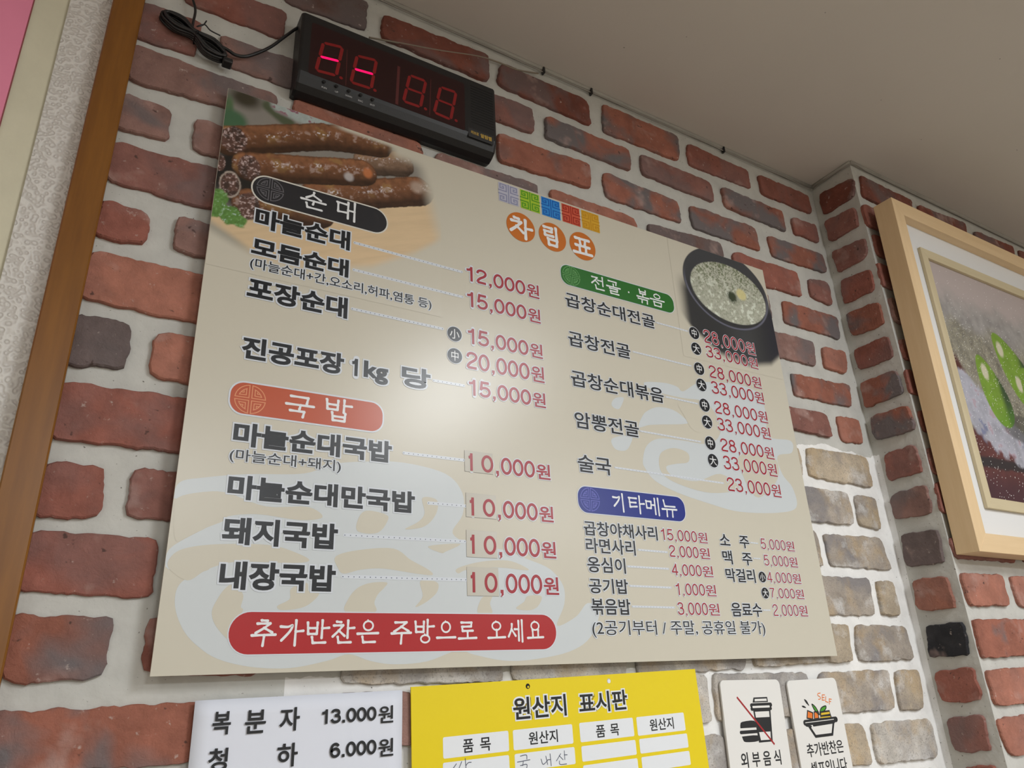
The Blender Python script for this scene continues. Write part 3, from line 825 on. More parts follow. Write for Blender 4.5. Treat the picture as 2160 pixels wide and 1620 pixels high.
    def build(self, name, parent, T):
        v = [T(*p) for p in self.V]
        return mesh_obj(name, v, self.F, self.mats, parent, self.I)

# digits as drawn strokes (cap height 1, digit width .56)
def ell(cx, cy, rx, ry, n=22): return [(cx + rx * math.sin(2 * math.pi * t / n), cy + ry * math.cos(2 * math.pi * t / n)) for t in range(n + 1)]
DG_ = {'0': [(0, ell(.28, .5, .22, .5))],
 '1': [(1, [(.10, .80), (.22, .82), (.31, .90), (.34, 1.0)]), (0, [(.35, 1.0), (.35, 0)])],
 '2': [(1, [(.06, .72), (.09, .88), (.18, .98), (.29, 1), (.42, .95), (.49, .80), (.46, .64), (.36, .50), (.20, .34), (.09, .16), (.06, 0)]), (0, [(.06, 0), (.50, 0)])],
 '3': [(1, [(.07, .80), (.12, .94), (.26, 1), (.41, .94), (.46, .78), (.40, .60), (.22, .54)]), (1, [(.22, .54), (.42, .50), (.50, .32), (.46, .10), (.28, 0), (.12, .06), (.05, .25)])],
 '4': [(0, [(.38, 0), (.38, 1)]), (0, [(.38, .98), (.04, .30)]), (0, [(.0, .26), (.54, .26)])],
 '5': [(0, [(.48, 1), (.10, 1)]), (0, [(.13, 1), (.08, .50)]), (1, [(.08, .50), (.20, .60), (.36, .60), (.48, .46), (.49, .24), (.40, .06), (.26, 0), (.12, .05), (.05, .20)])],
 '6': [(1, [(.46, .82), (.38, .96), (.26, 1), (.13, .90), (.06, .62), (.06, .30), (.14, .06), (.28, 0), (.43, .08), (.50, .30), (.43, .54), (.28, .62), (.14, .54), (.07, .36)])],
 '7': [(0, [(.05, 1), (.50, 1)]), (1, [(.50, 1), (.36, .70), (.26, .36), (.22, 0)])],
 '8': [(0, ell(.28, .78, .18, .22)), (0, ell(.28, .28, .22, .28))]}
def digits_layout(s):
    out, x = [], 0.0
    for ch in s:
        if ch in ',.':
            out.append((ch, x)); x += .30
        else:
            out.append((ch, x)); x += .60
    return out, x - .04
def draw_digits(pr, s, u0, u1, vb, vt, hw, mt, h, halo=None, hal=0.0, dot_comma=False):
    """baseline vb, top vt; ink from u0 to u1"""
    lay, tot = digits_layout(s)
    x0 = (.12 if s[0] == '1' else .05); x1 = tot - (.05 if s[-1] in '0' else .05)
    sx = (u1 - u0 - 2 * hw) / (x1 - x0 + 0.0); H = vt - vb - 2 * hw
    halo_jobs = []
    for ps in ((0, 1) if halo is not None else (1,)):
        pr.k = 0
        for ch, x in lay:
            if ch in ',.':
                c = (u0 + hw + (x + .14 - x0) * sx, vb + hw * 1.1)
                tail = [c, (c[0] + hw * .2, c[1] - hw * 1.6), (c[0] - hw * .7, c[1] - hw * 2.8)]
                if ps == 0: pr.stroke([c, tail[1]], hal + hw * 1.05, halo, h - .2); continue
                pr.rrect(c[0] - hw * 1.15, c[0] + hw * 1.15, c[1] - hw * 1.1, c[1] + hw * 1.1, hw * .3, mt, h)
                if ch == ',': pr.stroke(tail, [hw * .9, hw * .6, hw * .3], mt, h)
                continue
            for sm, P in DG_[ch]:
                Q = catmull(P, 4) if sm else P
                W = [(u0 + hw + (x + p[0] - x0) * sx, vb + hw + p[1] * H) for p in Q]
                if len(W) == 2:                     # straight limbs run to the full digit height
                    a_, b_ = np.array(W[0]), np.array(W[1]); d_ = (b_ - a_) / np.hypot(*(b_ - a_)) * hw * (.98 if abs((b_ - a_)[0]) < abs((b_ - a_)[1]) else .0); W = [a_ - d_, b_ + d_]
                if ps == 0: pr.stroke(W, hw + hal, halo, h - .2)
                else: pr.stroke(W, hw, mt, h, cap=False)

# brush lettering assembled from jamo strokes (unit boxes, y down)
JA = {'g': [[(0, .14), (.55, .16), (.92, .06), (.72, .45), (.1, 1)]], 'h': [[(0, .15), (.9, .15)], [(.9, .15), (.84, 1)]], 'G': [[(0, .2), (.85, .2)], [(.85, .2), (.78, 1)]],
 'n': [[(.05, 0), (.12, .88)], [(.12, .88), (1, .84)]], 'd': [[(0, .08), (1, .1)], [(.1, .1), (.12, .9)], [(.12, .9), (1, .84)]],
 'r': [[(0, .05), (.9, .05)], [(.9, .05), (.85, .46)], [(.06, .5), (.86, .46)], [(.06, .5), (.1, .95)], [(.1, .95), (1, .92)]],
 'm': [[(.03, .05), (.1, .92)], [(.03, .1), (.95, .1)], [(.95, .1), (.88, .92)], [(.1, .92), (.88, .92)]],
 'b': [[(.03, 0), (.1, .93)], [(.92, 0), (.88, .93)], [(.08, .45), (.9, .45)], [(.1, .93), (.88, .93)]],
 's': [[(.5, 0), (.42, .42), (0, 1)], [(.44, .42), (1, .95)]], 'o': 'o',
 'j': [[(.08, .08), (.85, .06)], [(.85, .06), (.5, .5), (0, 1)], [(.5, .5), (1, .95)]],
 'c': [[(.32, 0), (.68, .03)], [(.08, .26), (.85, .24)], [(.85, .24), (.5, .6), (0, 1)], [(.5, .6), (1, .96)]],
 't': [[(0, .05), (1, .04)], [(.08, .5), (.9, .48)], [(.06, .05), (.1, .95)], [(.1, .95), (1, .86)]],
 'p': [[(.0, .06), (1, .04)], [(.3, .06), (.36, .92)], [(.72, .06), (.66, .92)], [(0, .96), (1, .94)]],
 'A': [[(.25, 0), (.22, 1)], [(.25, .45), (1, .42)]], 'I': [[(.45, 0), (.5, 1)]], 'B': [[(.1, .05), (.1, .93)], [(.8, 0), (.8, 1)], [(.1, .48), (.8, .48)]],
 'E': [[(.5, .03), (.5, .95)], [(.95, 0), (.95, 1)], [(0, .42), (.5, .42)]], 'e': [[(.85, 0), (.85, 1)], [(0, .45), (.85, .45)]],
 'U': [[(0, .12), (1, .06)], [(.52, .1), (.48, 1)]], 'Y': [[(0, .12), (1, .06)], [(.32, .1), (.3, 1)], [(.7, .1), (.68, 1)]], '-': [[(0, .6), (1, .4)]],
 'O': [[(.5, 0), (.5, .88)], [(0, .96), (1, .88)]], 'y': [[(.32, 0), (.33, .88)], [(.68, 0), (.67, .88)], [(0, .96), (1, .88)]]}
SY = {'순': 's.2 0 .8 .4 U0 .5 1 .74 n.18 .72 .85 1', '대': 'd0 .12 .5 .72 B.52 0 1 1', '국': 'h.15 0 .85 .36 U0 .42 1 .64 G.15 .68 .75 1', '밥': 'b0 .06 .5 .52 A.6 0 1 .58 b.22 .62 .8 1',
 '전': 'j0 .08 .55 .6 e.5 0 .95 .66 n.25 .7 .95 1', '골': 'h.15 0 .8 .26 O0 .24 1 .48 r.2 .58 .85 1', '볶': 'b.22 0 .8 .32 O0 .34 1 .58 G.08 .66 .45 1 G.52 .66 .9 1', '음': 'o.28 0 .72 .36 -0 .42 1 .54 m.2 .64 .8 1',
 '기': 'g0 .14 .58 .72 I.6 0 1 1', '타': 't0 .12 .5 .7 A.6 0 1 1', '메': 'm0 .18 .42 .66 E.4 0 1 1', '뉴': 'n.1 0 .9 .42 Y0 .5 1 1', '추': 'c.15 0 .85 .5 U0 .54 1 1', '가': 'g0 .16 .55 .8 A.55 0 1 1',
 '반': 'b0 .1 .5 .62 A.58 0 1 .76 n.2 .72 .85 1', '찬': 'c0 .05 .55 .7 A.6 0 1 .76 n.2 .72 .85 1', '은': 'o.28 0 .74 .44 -0 .5 1 .64 n.2 .72 .85 1', '주': 'j.12 0 .88 .46 U0 .48 1 1', '방': 'b0 .08 .5 .56 A.55 0 1 .66 o.3 .66 .76 1',
 '으': 'o.25 0 .72 .64 -0 .88 1 1', '로': 'r.15 0 .8 .56 O0 .56 1 1', '오': 'o.24 0 .74 .52 O0 .5 1 1', '세': 's0 .18 .5 .76 E.45 0 1 1', '요': 'o.24 0 .74 .52 y0 .5 1 1', '차': 'c0 0 .58 .74 A.6 0 1 1',
 '림': 'r0 .04 .58 .52 I.6 0 1 .6 m.22 .64 .85 1', '표': 'p.12 0 .88 .52 y0 .52 1 1'}
def brush(pr, ch, u0, u1, v0, v1, w, mt, h):
    toks = SY[ch]; i = 0; parts = []
    import re
    for mt_ in re.finditer(r'([A-Za-z\-])([\d.]+) ([\d.]+) ([\d.]+) ([\d.]+)', toks):
        parts.append((mt_.group(1), [float(mt_.group(j)) for j in range(2, 6)]))
    U = lambda x: u0 + w * .8 + x * (u1 - u0 - 1.6 * w); Vv = lambda y: v1 - w * .8 - y * (v1 - v0 - 1.6 * w)
    for j, (x0, y0, x1, y1) in parts:
        if JA[j] == 'o':
            cx, cy, rx, ry = (x0 + x1) / 2, (y0 + y1) / 2, (x1 - x0) / 2, (y1 - y0) / 2
            P = [(U(cx + rx * math.sin(2 * math.pi * t / 20)), Vv(cy - ry * .95 * math.cos(2 * math.pi * t / 20))) for t in range(21)]
            pr.stroke(P, w * .78, mt, h); pr.stroke([(U(cx), Vv(y0)), (U(cx - .03), Vv(y0 - .04))], w * .6, mt, h); continue
        for st in JA[j]:
            Q = [(U(x0 + p[0] * (x1 - x0)), Vv(y0 + p[1] * (y1 - y0))) for p in st]
            Q = catmull(Q, 6) if len(Q) > 2 else [np.array(Q[0]) + (np.array(Q[1]) - np.array(Q[0])) * t for t in np.linspace(0, 1, 7)]
            n = len(Q); W = [w * (1.18 - .75 * s / .35 * .45 if s < .35 else .84 + .26 * (s - .35) / .65) for s in np.linspace(0, 1, n)]
            W = [max(w * .62, x) for x in W]
            pr.stroke(Q, W, mt, h)
            d = Q[min(2, n - 1)] - Q[0]; L_ = math.hypot(*d) + 1e-9; d = d / L_
            pr.stroke([Q[0] + np.array((-.9, .55)) * w, Q[0]], [w * .35, w * .95], mt, h)      # entry tick of the brush

def emblem(pr, c, r, mt, h, w):
    for sx in (1, -1):
        for sy in (1, -1):
            def T(P): return [(c[0] + sx * r * p[0], c[1] + sy * r * p[1]) for p in P]
            a0 = math.asin(.09 / .96)
            arc = [(.96 * math.cos(t), .96 * math.sin(t)) for t in np.linspace(a0, math.pi / 2 - a0, 9)]
            pr.stroke(T([(.09, .09)] + arc + [(.09, .09)]), w, mt, h)
            arc2 = [(.74 * math.cos(t), .74 * math.sin(t)) for t in np.linspace(.34, math.pi / 2 - .34, 6)]
            pr.stroke(T([(.27, .45), (.27, .27), arc2[0]] + arc2[1:] + [(.27, .69)][:0]), w, mt, h)
            pr.stroke(T([arc2[-1], (.27, .68), (.27, .50)]), w, mt, h)
            pr.stroke(T([(.42, .52), (.42, .42), (.56, .42)]), w, mt, h)

# ---------------------------------------------------------------- paint patches (flat printed photographs)
def vnoise(U, V, s, seed=0, oct=4):
    """value noise on arrays"""
    out = np.zeros_like(U); amp, tot = 1.0, 0.0
    rg = np.random.RandomState(seed); tab = rg.rand(256, 256)
    for o in range(oct):
        x, y = U * s * 2 ** o + 17.3 * o, V * s * 2 ** o + 5.1 * o
        xi, yi = np.floor(x).astype(int), np.floor(y).astype(int); fx, fy = x - xi, y - yi
        fx, fy = fx * fx * (3 - 2 * fx), fy * fy * (3 - 2 * fy)
        g = lambda a, b: tab[a % 256, b % 256]
        out += amp * ((g(xi, yi) * (1 - fx) + g(xi + 1, yi) * fx) * (1 - fy) + (g(xi, yi + 1) * (1 - fx) + g(xi + 1, yi + 1) * fx) * fy)
        tot += amp; amp *= .55
    return out / tot
def sstep(a, b, x): t_ = np.clip((x - a) / (b - a), 0, 1); return t_ * t_ * (3 - 2 * t_)
def lerp(C, col, m): return C * (1 - m[..., None]) + np.array(col) * m[..., None] if not isinstance(col, np.ndarray) or col.ndim == 1 else C * (1 - m[..., None]) + col * m[..., None]
def segd(U, V, a, b):
    dx, dy = b[0] - a[0], b[1] - a[1]; t_ = np.clip(((U - a[0]) * dx + (V - a[1]) * dy) / (dx * dx + dy * dy), 0, 1)
    px, py = U - (a[0] + dx * t_), V - (a[1] + dy * t_); d = np.hypot(px, py)
    side = (px * -dy + py * dx) / math.hypot(dx, dy); return d, t_, side
def paint_material(name, rough, glitter=False):
    m = bpy.data.materials.new(name); m.use_nodes = True; nt = m.node_tree; b = nt.nodes['Principled BSDF']
    a = nt.nodes.new('ShaderNodeAttribute'); a.attribute_name = 'print'; nt.links.new(a.outputs['Color'], b.inputs['Base Color'])
    b.inputs['Roughness'].default_value = rough
    return m
def paint(name, parent, T, u0, u1, v0, v1, step, fn, mt, h):
    nu, nv = int((u1 - u0) / step) + 1, int((v1 - v0) / step) + 1
    us, vs = np.linspace(u0, u1, nu), np.linspace(v0, v1, nv); U, V = np.meshgrid(us, vs)
    C = np.clip(fn(U, V), 0, 1)
    pts = np.array([T(0, 0, h), T(1, 0, h), T(0, 1, h)]); e0, ex, ey = pts[0], pts[1] - pts[0], pts[2] - pts[0]
    co = e0 + U.reshape(-1, 1) * ex + V.reshape(-1, 1) * ey
    i = np.arange(nu * nv).reshape(nv, nu); q = np.stack([i[:-1, :-1], i[:-1, 1:], i[1:, 1:], i[1:, :-1]], -1).reshape(-1, 4)
    me = bpy.data.meshes.new(name); me.vertices.add(len(co)); me.vertices.foreach_set('co', co.ravel())
    me.loops.add(q.size); me.loops.foreach_set('vertex_index', q.ravel()); me.polygons.add(len(q))
    me.polygons.foreach_set('loop_start', np.arange(0, q.size, 4)); me.polygons.foreach_set('loop_total', np.full(len(q), 4))
    me.update(calc_edges=True); me.materials.append(mt)
    at = me.color_attributes.new('print', 'FLOAT_COLOR', 'POINT')
    at.data.foreach_set('color', np.concatenate([C.reshape(-1, 3), np.ones((nu * nv, 1))], 1).ravel())
    o = bpy.data.objects.new(name, me); COL.objects.link(o); o.parent = parent; return o
S3 = lambda r, g, b, k=1.0: np.array(srgb(r, g, b, k))

# ---------------------------------------------------------------- the menu board
BX, BZ, BY = 0.1132 * 0.8, 1.7 + 0.02512 * 0.8, -0.020
BW, BH = 986.7, 699.4
board = empty('menu_board', (BX, BY, BZ), 'large glossy beige menu board of dishes and prices on the brick wall', 'menu board')
TB = lambda u, v, h: (u / 1000, -h / 1000, v / 1000)
o = box('panel', 0, BW / 1000, 0.0, 0.003, 0, BH / 1000, [K_BEIGE]); o.parent = board
M_DARKB = mat('dark_batten', (0.05, 0.035, 0.03), 0.8)
o = box('batten', .012, BW / 1000 - .006, 0.003, 0.0192, 0.006, .03, M_DARKB); o.parent = board
o = box('batten', .012, BW / 1000 - .006, 0.003, 0.0128, BH / 1000 - .03, BH / 1000 - .006, M_DARKB); o.parent = board
pr = Print()
def clipb(P): return [(min(max(p[0], .2), BW - .2), min(max(p[1], .2), BH - .2)) for p in P]
for P in SWB: pr.poly([p for p in clipb(catmull(P, 5, True))], K_PALEBLUE, .08)
for P in SWG: pr.poly([p for p in clipb(catmull(P, 5, True))], K_BEIGE, .16)
pr.build('cloud_pattern', board, TB)

def sausages(U, V):
    F = FEAT; k = 1.30
    beige = np.array((0.60, 0.565, 0.47))
    n1, n2, n3 = vnoise(U, V, .05, 1), vnoise(U, V, .16, 2), vnoise(U, V, .45, 3)
    C = np.zeros(U.shape + (3,)) + S3(122, 118, 112, k)
    C = lerp(C, S3(52, 48, 36, k), sstep(30, 8, np.hypot(U - 22, (V - 692) * 1.3)))
    C = lerp(C, S3(72, 96, 66, k), sstep(11, 4, np.hypot((U - 3) * 1.2, (V - 668) * .4)))
    C = lerp(C, S3(60, 92, 66, k), sstep(24, 12, np.hypot(U - 10, V - 650)))
    C = lerp(C, S3(70, 78, 58, k), sstep(13, 5, segd(U, V, (52, 692), (78, 676))[0]))
    cl = sstep(17, 8, segd(U, V, (66, 700), (122, 690))[0])
    cc = S3(150, 160, 158, k) * (0.8 + .45 * n2)[..., None]; C = C * (1 - cl[..., None]) + cc * cl[..., None]
    C = lerp(C, S3(125, 80, 95, k), cl * sstep(.58, .7, n2))
    # wood plate
    wt = np.interp(U, [-5, 53, 135, 213, 280, 330], [503, 505, 537, 580, 618, 660]); wood = sstep(8, -2, V - wt - 8)
    wc = S3(196, 172, 138, k * .95) * (0.92 + .16 * vnoise(U * .25 + V * .1, V * 2.2 - U * .9, .1, 5))[..., None]
    C = C * (1 - wood[..., None]) + wc * wood[..., None]
    # dark leaf base
    C = lerp(C, S3(26, 24, 22, k), sstep(60, 36, np.hypot((U - 40) * .9, V - 570)) * sstep(-6, 6, V - wt))
    def saus(C, pts, r, base, end=None, sh=1.0):
        best = None
        for a, b in zip(pts[:-1], pts[1:]):
            d, t_, s = segd(U, V, a, b)
            if best is None: best, S_, T_ = d, s, t_
            else:
                w = d < best; best = np.where(w, d, best); S_ = np.where(w, s, S_); T_ = np.where(w, t_ + 1, T_)
        rr = r * (1 + .14 * (n2 - .5))
        m = sstep(rr, rr - 1.4, best); x = np.clip(S_ / r, -1, 1)
        lit = np.clip(.62 + .55 * x - .25 * x * x, .18, 1.1) * sh
        col = base * (lit * (.55 + .9 * n2))[..., None]
        col = lerp(col, S3(150, 120, 70, k), .45 * sstep(.58, .72, n1) * sstep(-.6, .3, x))
        hl = sstep(.60, .72, n3) * sstep(.28, .1, np.abs(x - .25)) * sstep(.40, .6, n1)
        col = lerp(col, S3(205, 200, 205, k), hl * .85)
        hl2 = sstep(.62, .7, n2) * sstep(.45, .2, np.abs(x - .1)); col = lerp(col, S3(165, 150, 145, k), hl2 * .5)
        C = C * (1 - m[..., None]) + col * m[..., None]
        edge = sstep(0, 1, m) * sstep(rr * .80, rr, best); return lerp(C, S3(28, 20, 16, k), edge * .6)
    br = S3(118, 78, 52, k * 1.15)
    C = saus(C, F['S3'], 22, S3(135, 108, 88, k * 1.2)); C = saus(C, F['S4'], 24, br); C = saus(C, F['S5'], 22, br * .9)
    C = saus(C, F['S1'], 22, br); C = saus(C, F['S2'], 22, br * 1.05)
    e = sstep(9, 4, np.hypot(U - 189, (V - 636) * .8)); C = lerp(C, S3(178, 108, 66, k), e * .85)
    e = sstep(9, 4, np.hypot(U - 163, V - 620)); C = lerp(C, S3(170, 165, 165, k), e * .8)
    e = sstep(14, 5, np.hypot(U - 262, V - 638)); C = lerp(C, S3(165, 148, 135, k), e * .7)
    for i, (c, rx, ry) in enumerate([(F['E'][0], 17, 20), (F['E'][1], 13, 20), (F['E'][2], 14, 18), (F['E'][3], 6, 12), (F['E'][4], 13, 20)]):
        d = np.hypot((U - c[0]) / rx, (V - c[1]) / ry); m = sstep(1.05, .9, d + .25 * (n2 - .5))
        col = S3(92, 66, 58, k) * (.35 + 1.2 * n3)[..., None]; col = lerp(col, S3(190, 172, 170, k), sstep(.56, .68, n3) * .8)
        col = lerp(col, S3(40, 30, 26, k), sstep(.5, .35, n2) * .7)
        if i == 1: col = lerp(col, S3(160, 150, 140, k), sstep(.10, .04, np.abs(d - .9)) * .8)
        C = C * (1 - m[..., None]) + col * m[..., None]
    # leaves
    for c, r in [((4, 532), 14), ((8, 517), 13), ((20, 513), 15), ((32, 507), 10), ((2, 516), 12)]:
        d = np.hypot(U - c[0], V - c[1]) + 6 * (n2 - .5); m = sstep(r, r - 3, d)
        col = S3(84, 122, 58, k) * (.5 + 1.1 * n3)[..., None]; col = lerp(col, S3(170, 190, 190, k), sstep(.6, .72, n3) * (.8 if c[0] in (20, 8) else .2))
        C = C * (1 - m[..., None]) + col * m[..., None]
    # fade outs into the board colour
    sh = sstep(12, -2, V - np.interp(U, [-2, 12, 30, 60, 90], [503, 500, 484, 468, 455])); 
    C = lerp(C, beige * .62, sh * sstep(20, 6, np.abs(V - np.interp(U, [0, 30, 60, 90], [485, 470, 456, 448]))) * sstep(80, 20, U))
    fl = sstep(462 + .22 * 0, 478, V - np.interp(U, [0, 30, 60, 120, 200, 260, 320], [16, 4, -6, -4, 22, 60, 110])) 
    C = beige * (1 - fl[..., None]) + C * fl[..., None]
    fr = sstep(292, 262, U + .25 * (V - 640)); C = beige * (1 - fr[..., None]) + C * fr[..., None]
    tp = sstep(0, 1, (V - 690) / 8) * sstep(130, 160, U) ; C = lerp(C, beige, tp)
    bz = sstep(215, 235, U) * sstep(668, 690, V); C = lerp(C, beige, bz)
    return C
M_PHOTO = paint_material('printed_photo', BR_)
paint('sausage_picture', board, TB, .3, 300, 440, BH - .3, 1.05, sausages, M_PHOTO, .24)

def pot(U, V):
    beige = np.array((0.60, 0.565, 0.47)); k = 1.15
    n2, n3 = vnoise(U, V, .14, 8), vnoise(U, V, .4, 9)
    C = np.zeros(U.shape + (3,)) + beige
    # body: from the rim down to its base
    cx = 884.0; bt = np.interp(U, [745, 770, 830, 900, 960, 990], [560, 530, 492, 482, 497, 520])
    body = sstep(-8, 8, V - bt) * sstep(640, 600, V) * sstep(744, 775, U)
    sh = .8 + .5 * np.exp(-((U - 900) / 40) ** 2)
    C = C * (1 - body[..., None]) + (S3(50, 52, 55, k) * sh[..., None]) * body[..., None]
    C = lerp(C, S3(30, 33, 48, k), body * sstep(930, 985, U) * .7)
    def el(c, rx, ry): return np.hypot((U - c[0]) / rx, (V - c[1]) / ry)
    tilt = (U - 876) * -0.0
    d = el((876, 630 ), 108, 82); rim = sstep(1.01, .985, d)
    C = C * (1 - rim[..., None]) + (S3(52, 54, 58, k) * (.75 + .5 * sstep(560, 700, V))[..., None]) * rim[..., None]
    C = lerp(C, S3(108, 110, 128, k), sstep(.035, .0, np.abs(d - .965)) * sstep(660, 600, V) * .8)
    ds = el((880, 622), 97, 62); so = sstep(1.0, .96, ds)
    col = S3(178, 180, 165, k) * (.72 + .45 * n2)[..., None]
    up = sstep(600, 670, V)
    col = lerp(col, S3(98, 108, 78, k), sstep(.50, .62, n3) * (.35 + .6 * up))
    col = lerp(col, S3(212, 218, 205, k), sstep(.56, .66, n2) * (1 - up) * .8)
    col = lerp(col, S3(205, 196, 140, k), sstep(16, 9, np.hypot(U - 912, (V - 627) * 1.1)) * .9)
    col = lerp(col, S3(52, 62, 45, k), sstep(15, 7, np.hypot(U - 886, (V - 616) * .9) + 10 * (n3 - .5)))
    return C * (1 - so[..., None]) + col * so[..., None]
paint('pot_picture', board, TB, 742, BW - .3, 470, BH - .3, 1.05, pot, M_PHOTO, .24)

# pills with emblems and brush lettering
PC = {'black': (K_DARK, ink('emblem_grey', (0.14, 0.135, 0.15))), 'orange': (K_ORANGE, ink('emblem_orange', (0.72, 0.28, 0.13))),
      'green': (K_GREEN, ink('emblem_green', (0.14, 0.36, 0.12))), 'blue': (K_BLUE, ink('emblem_blue', (0.12, 0.13, 0.50))), 'red': (K_PILLRED, None)}
def in_pill(g, p): return p[1] - 5 <= (g[1] + g[2]) / 2 <= p[2] + 5 and p[3] - 4 <= (g[3] + g[4]) / 2 <= p[4] + 4
for p in PL:
    pr = Print(); nm, u0, u1, v0, v1, eu, ev, er = p; v0, v1 = min(v0, v1), max(v0, v1); r = (v1 - v0) / 2 * (1.0 if nm in ('red', 'black') else .82) - .1
    b = 2.0 if nm in ('black', 'orange') else 1.2
    pr.rrect(u0 - b, u1 + b, v0 - b, v1 + b, min(r + b, (v1 - v0) / 2 + b), K_CREAMW if nm == 'black' else K_HALO, .32)
    pr.rrect(u0, u1, v0, v1, r, PC[nm][0], .40)
    if PC[nm][1]: emblem(pr, (eu, ev), er * .9, PC[nm][1], .48, .55)
    for g in GL:
        if in_pill(g, (nm, u0, u1, v0, v1)): brush(pr, g[0], g[1], g[2], g[3], g[4], (1.45 if nm not in ('green', 'blue') else 1.3) * (.86 if nm == 'red' else 1), K_WHITE, .50)
    if nm == 'green': pr.disc(GDOT, 1.6, K_WHITE, .5)
    pr.build('heading_banner', board, TB)
# round orange badges
for i, (u, v, r) in enumerate(OC):
    pr = Print(); g = GL[-3 + i]
    pr.disc((u, v), 25.6, K_OR, .34, 48)
    brush(pr, g[0], g[1], g[2], g[3], g[4], 2.5, K_WHITE, .44)
    pr.build('title_badge', board, TB)
SQC = [((0.50, 0.50, 0.60), (0.27, 0.28, 0.42)), ((0.37, 0.55, 0.03), (0.09, 0.32, 0.015)), ((0.03, 0.26, 0.66), (0.003, 0.11, 0.46)), ((0.60, 0.10, 0.05), (0.36, 0.025, 0.012)), ((0.66, 0.37, 0.025), (0.55, 0.26, 0.008))]
for i, (u0, u1, v0, v1) in enumerate(SQ):
    u0, u1 = 397.6 + i * 39.25, 397.6 + i * 39.25 + 35.4; v0, v1 = 661.4, 696.4
    pr = Print(); A, B = ink('square_light', SQC[i][0]), ink('square_dark', SQC[i][1])
    pr.poly([(u0, v0), (u1, v0), (u1, v1), (u0, v1)], A, .32)
    c = ((u0 + u1) / 2, (v0 + v1) / 2); r = (u1 - u0) / 2
    pr.stroke([(c[0], v0), (c[0], v1)], 1.0, B, .4, cap=False)
    for sx in (1, -1):
        for sy in (1, -1):
            T_ = lambda P: [(c[0] + sx * r * a, c[1] + sy * r * b) for a, b in P]
            pr.stroke(T_([(.12, 1), (.12, .12), (1, .12)]), .75, B, .4, cap=False) if False else None
            pr.stroke(T_([(1.0, .18), (.22, .18), (.22, .84), (.84, .84), (.84, .42), (.50, .42), (.50, .62), (.64, .62)]), 1.05, B, .4)
    pr.build('pattern_square', board, TB)

# dish names, notes, prices
KIND = {'d': (1.15, 2.1), 'n': (.12, 1.2), 'e': (.42, 1.4), 'f': (.36, 1.3), 'm': (.05, 1.3)}
PK = {'p': 1.85, 'q': 1.8, 'r': 1.38, 's': .98, 't': .82}
for kd, s, u0, u1, v0, v1 in TX:
    pr = Print(); ip = kd in 'pqrst'
    v0, v1 = min(v0, v1), max(v0, v1)
    if not ip:
        b, hw = KIND[kd]
        if s.endswith('1kg 당'):
            W = u1 - u0; f = lambda x: u0 + W * x
            c0, c1 = v0 + 2.2, v1
            pr.text('진공포장', f(0), f(.508), v0 + .6, v1, K_BLACK, .6, b, K_HALO, hw)
            draw_digits(pr, '1', f(.548) - .6, f(.596) + .2, v0 + 2.4, v1 - 3.2, 2.0, K_BLACK, .6, K_HALO, hw)
            pr.text('kg', f(.616), f(.752), v0 - 3.2, v1 - 3.0, K_BLACK, .6, 1.25, K_HALO, hw)
            pr.text('당', f(.83), f(1), v0, v1, K_BLACK, .6, b, K_HALO, hw)
        else: pr.text(s, u0, u1, v0, v1, K_BLACK, .6, b, K_HALO, hw)
        pr.build('dish_name' if kd not in 'nm' else 'note_line', board, TB)
    else:
        hw = PK[kd]; hal = 1.3 if kd in 'pq' else 1.0; W = u1 - u0; f = lambda x: u0 + W * x; H = v1 - v0
        if kd == 'q':
            draw_digits(pr, '1', f(0), f(.078), v0, v1, hw, K_RED, .6, K_HALO, hal)
            draw_digits(pr, '0', f(.155), f(.300), v0, v1, hw, K_RED, .6, K_HALO, hal)
            draw_digits(pr, '000', f(.385), f(.807), v0, v1, hw, K_RED, .6, K_HALO, hal)
            c = f(.345); pr.stroke([(c, v0 + 2), (c, v0 - 1.5)], hw + hal, K_HALO, .48)
            pr.rrect(c - 2.1, c + 2.1, v0, v0 + 4, .5, K_RED, .6); pr.stroke([(c + .2, v0 + 1.6), (c + .7, v0 - 1.6), (c - 1.2, v0 - 4)], [1.8, 1.3, .5], K_RED, .6)
            x0, top = .822, .90
        else:
            x1 = {'p': .806, 'r': .80, 's': .775, 't': .745}[kd]
            if kd == 's' and len(s) == 5: x1 = .72
            if kd == 't': x1 = .735
            draw_digits(pr, s, f(0), f(x1), v0, v1, hw, K_RED, .6, K_HALO, hal)
            x0, top = x1 + .018, .95
        pr.text('원', f(x0), f(1), v0 - H * .02, v0 + H * top, K_RED, .6, {'p': .42, 'q': .5, 'r': .16, 's': .10, 't': .08}[kd], K_HALO, hal)
        pr.build('price_line', board, TB)
for u0, u1, va, vb, n in DL:
    pr = Print(); big = u1 < 350; rd = .62 if big else .42; hh = 2.0 if big else 1.35
    if u0 > 820: rd, hh = .32, 1.0
    pr.stroke([(u0, va), (u1, vb)], hh, K_HALO, .30)
    for t_ in np.linspace(0, 1, n): pr.disc((u0 + (u1 - u0) * t_, va + (vb - va) * t_), rd, K_DOT, .38, 8)
    pr.build('dotted_leader', board, TB)
for ch, u, v, r in CI:
    pr = Print(); pr.disc((u, v), r + 1.0, K_HALO, .46, 32); pr.disc((u, v), r, K_BLACK, .62, 32)
    if ch == '中': pr.text(ch, u - r * .5, u + r * .5, v - r * .68, v + r * .68, K_WHITE, .72, .1)
    else: pr.text(ch, u - r * .68, u + r * .68, v - r * .68, v + r * .68, K_WHITE, .72, .1)
    pr.build('size_mark', board, TB)
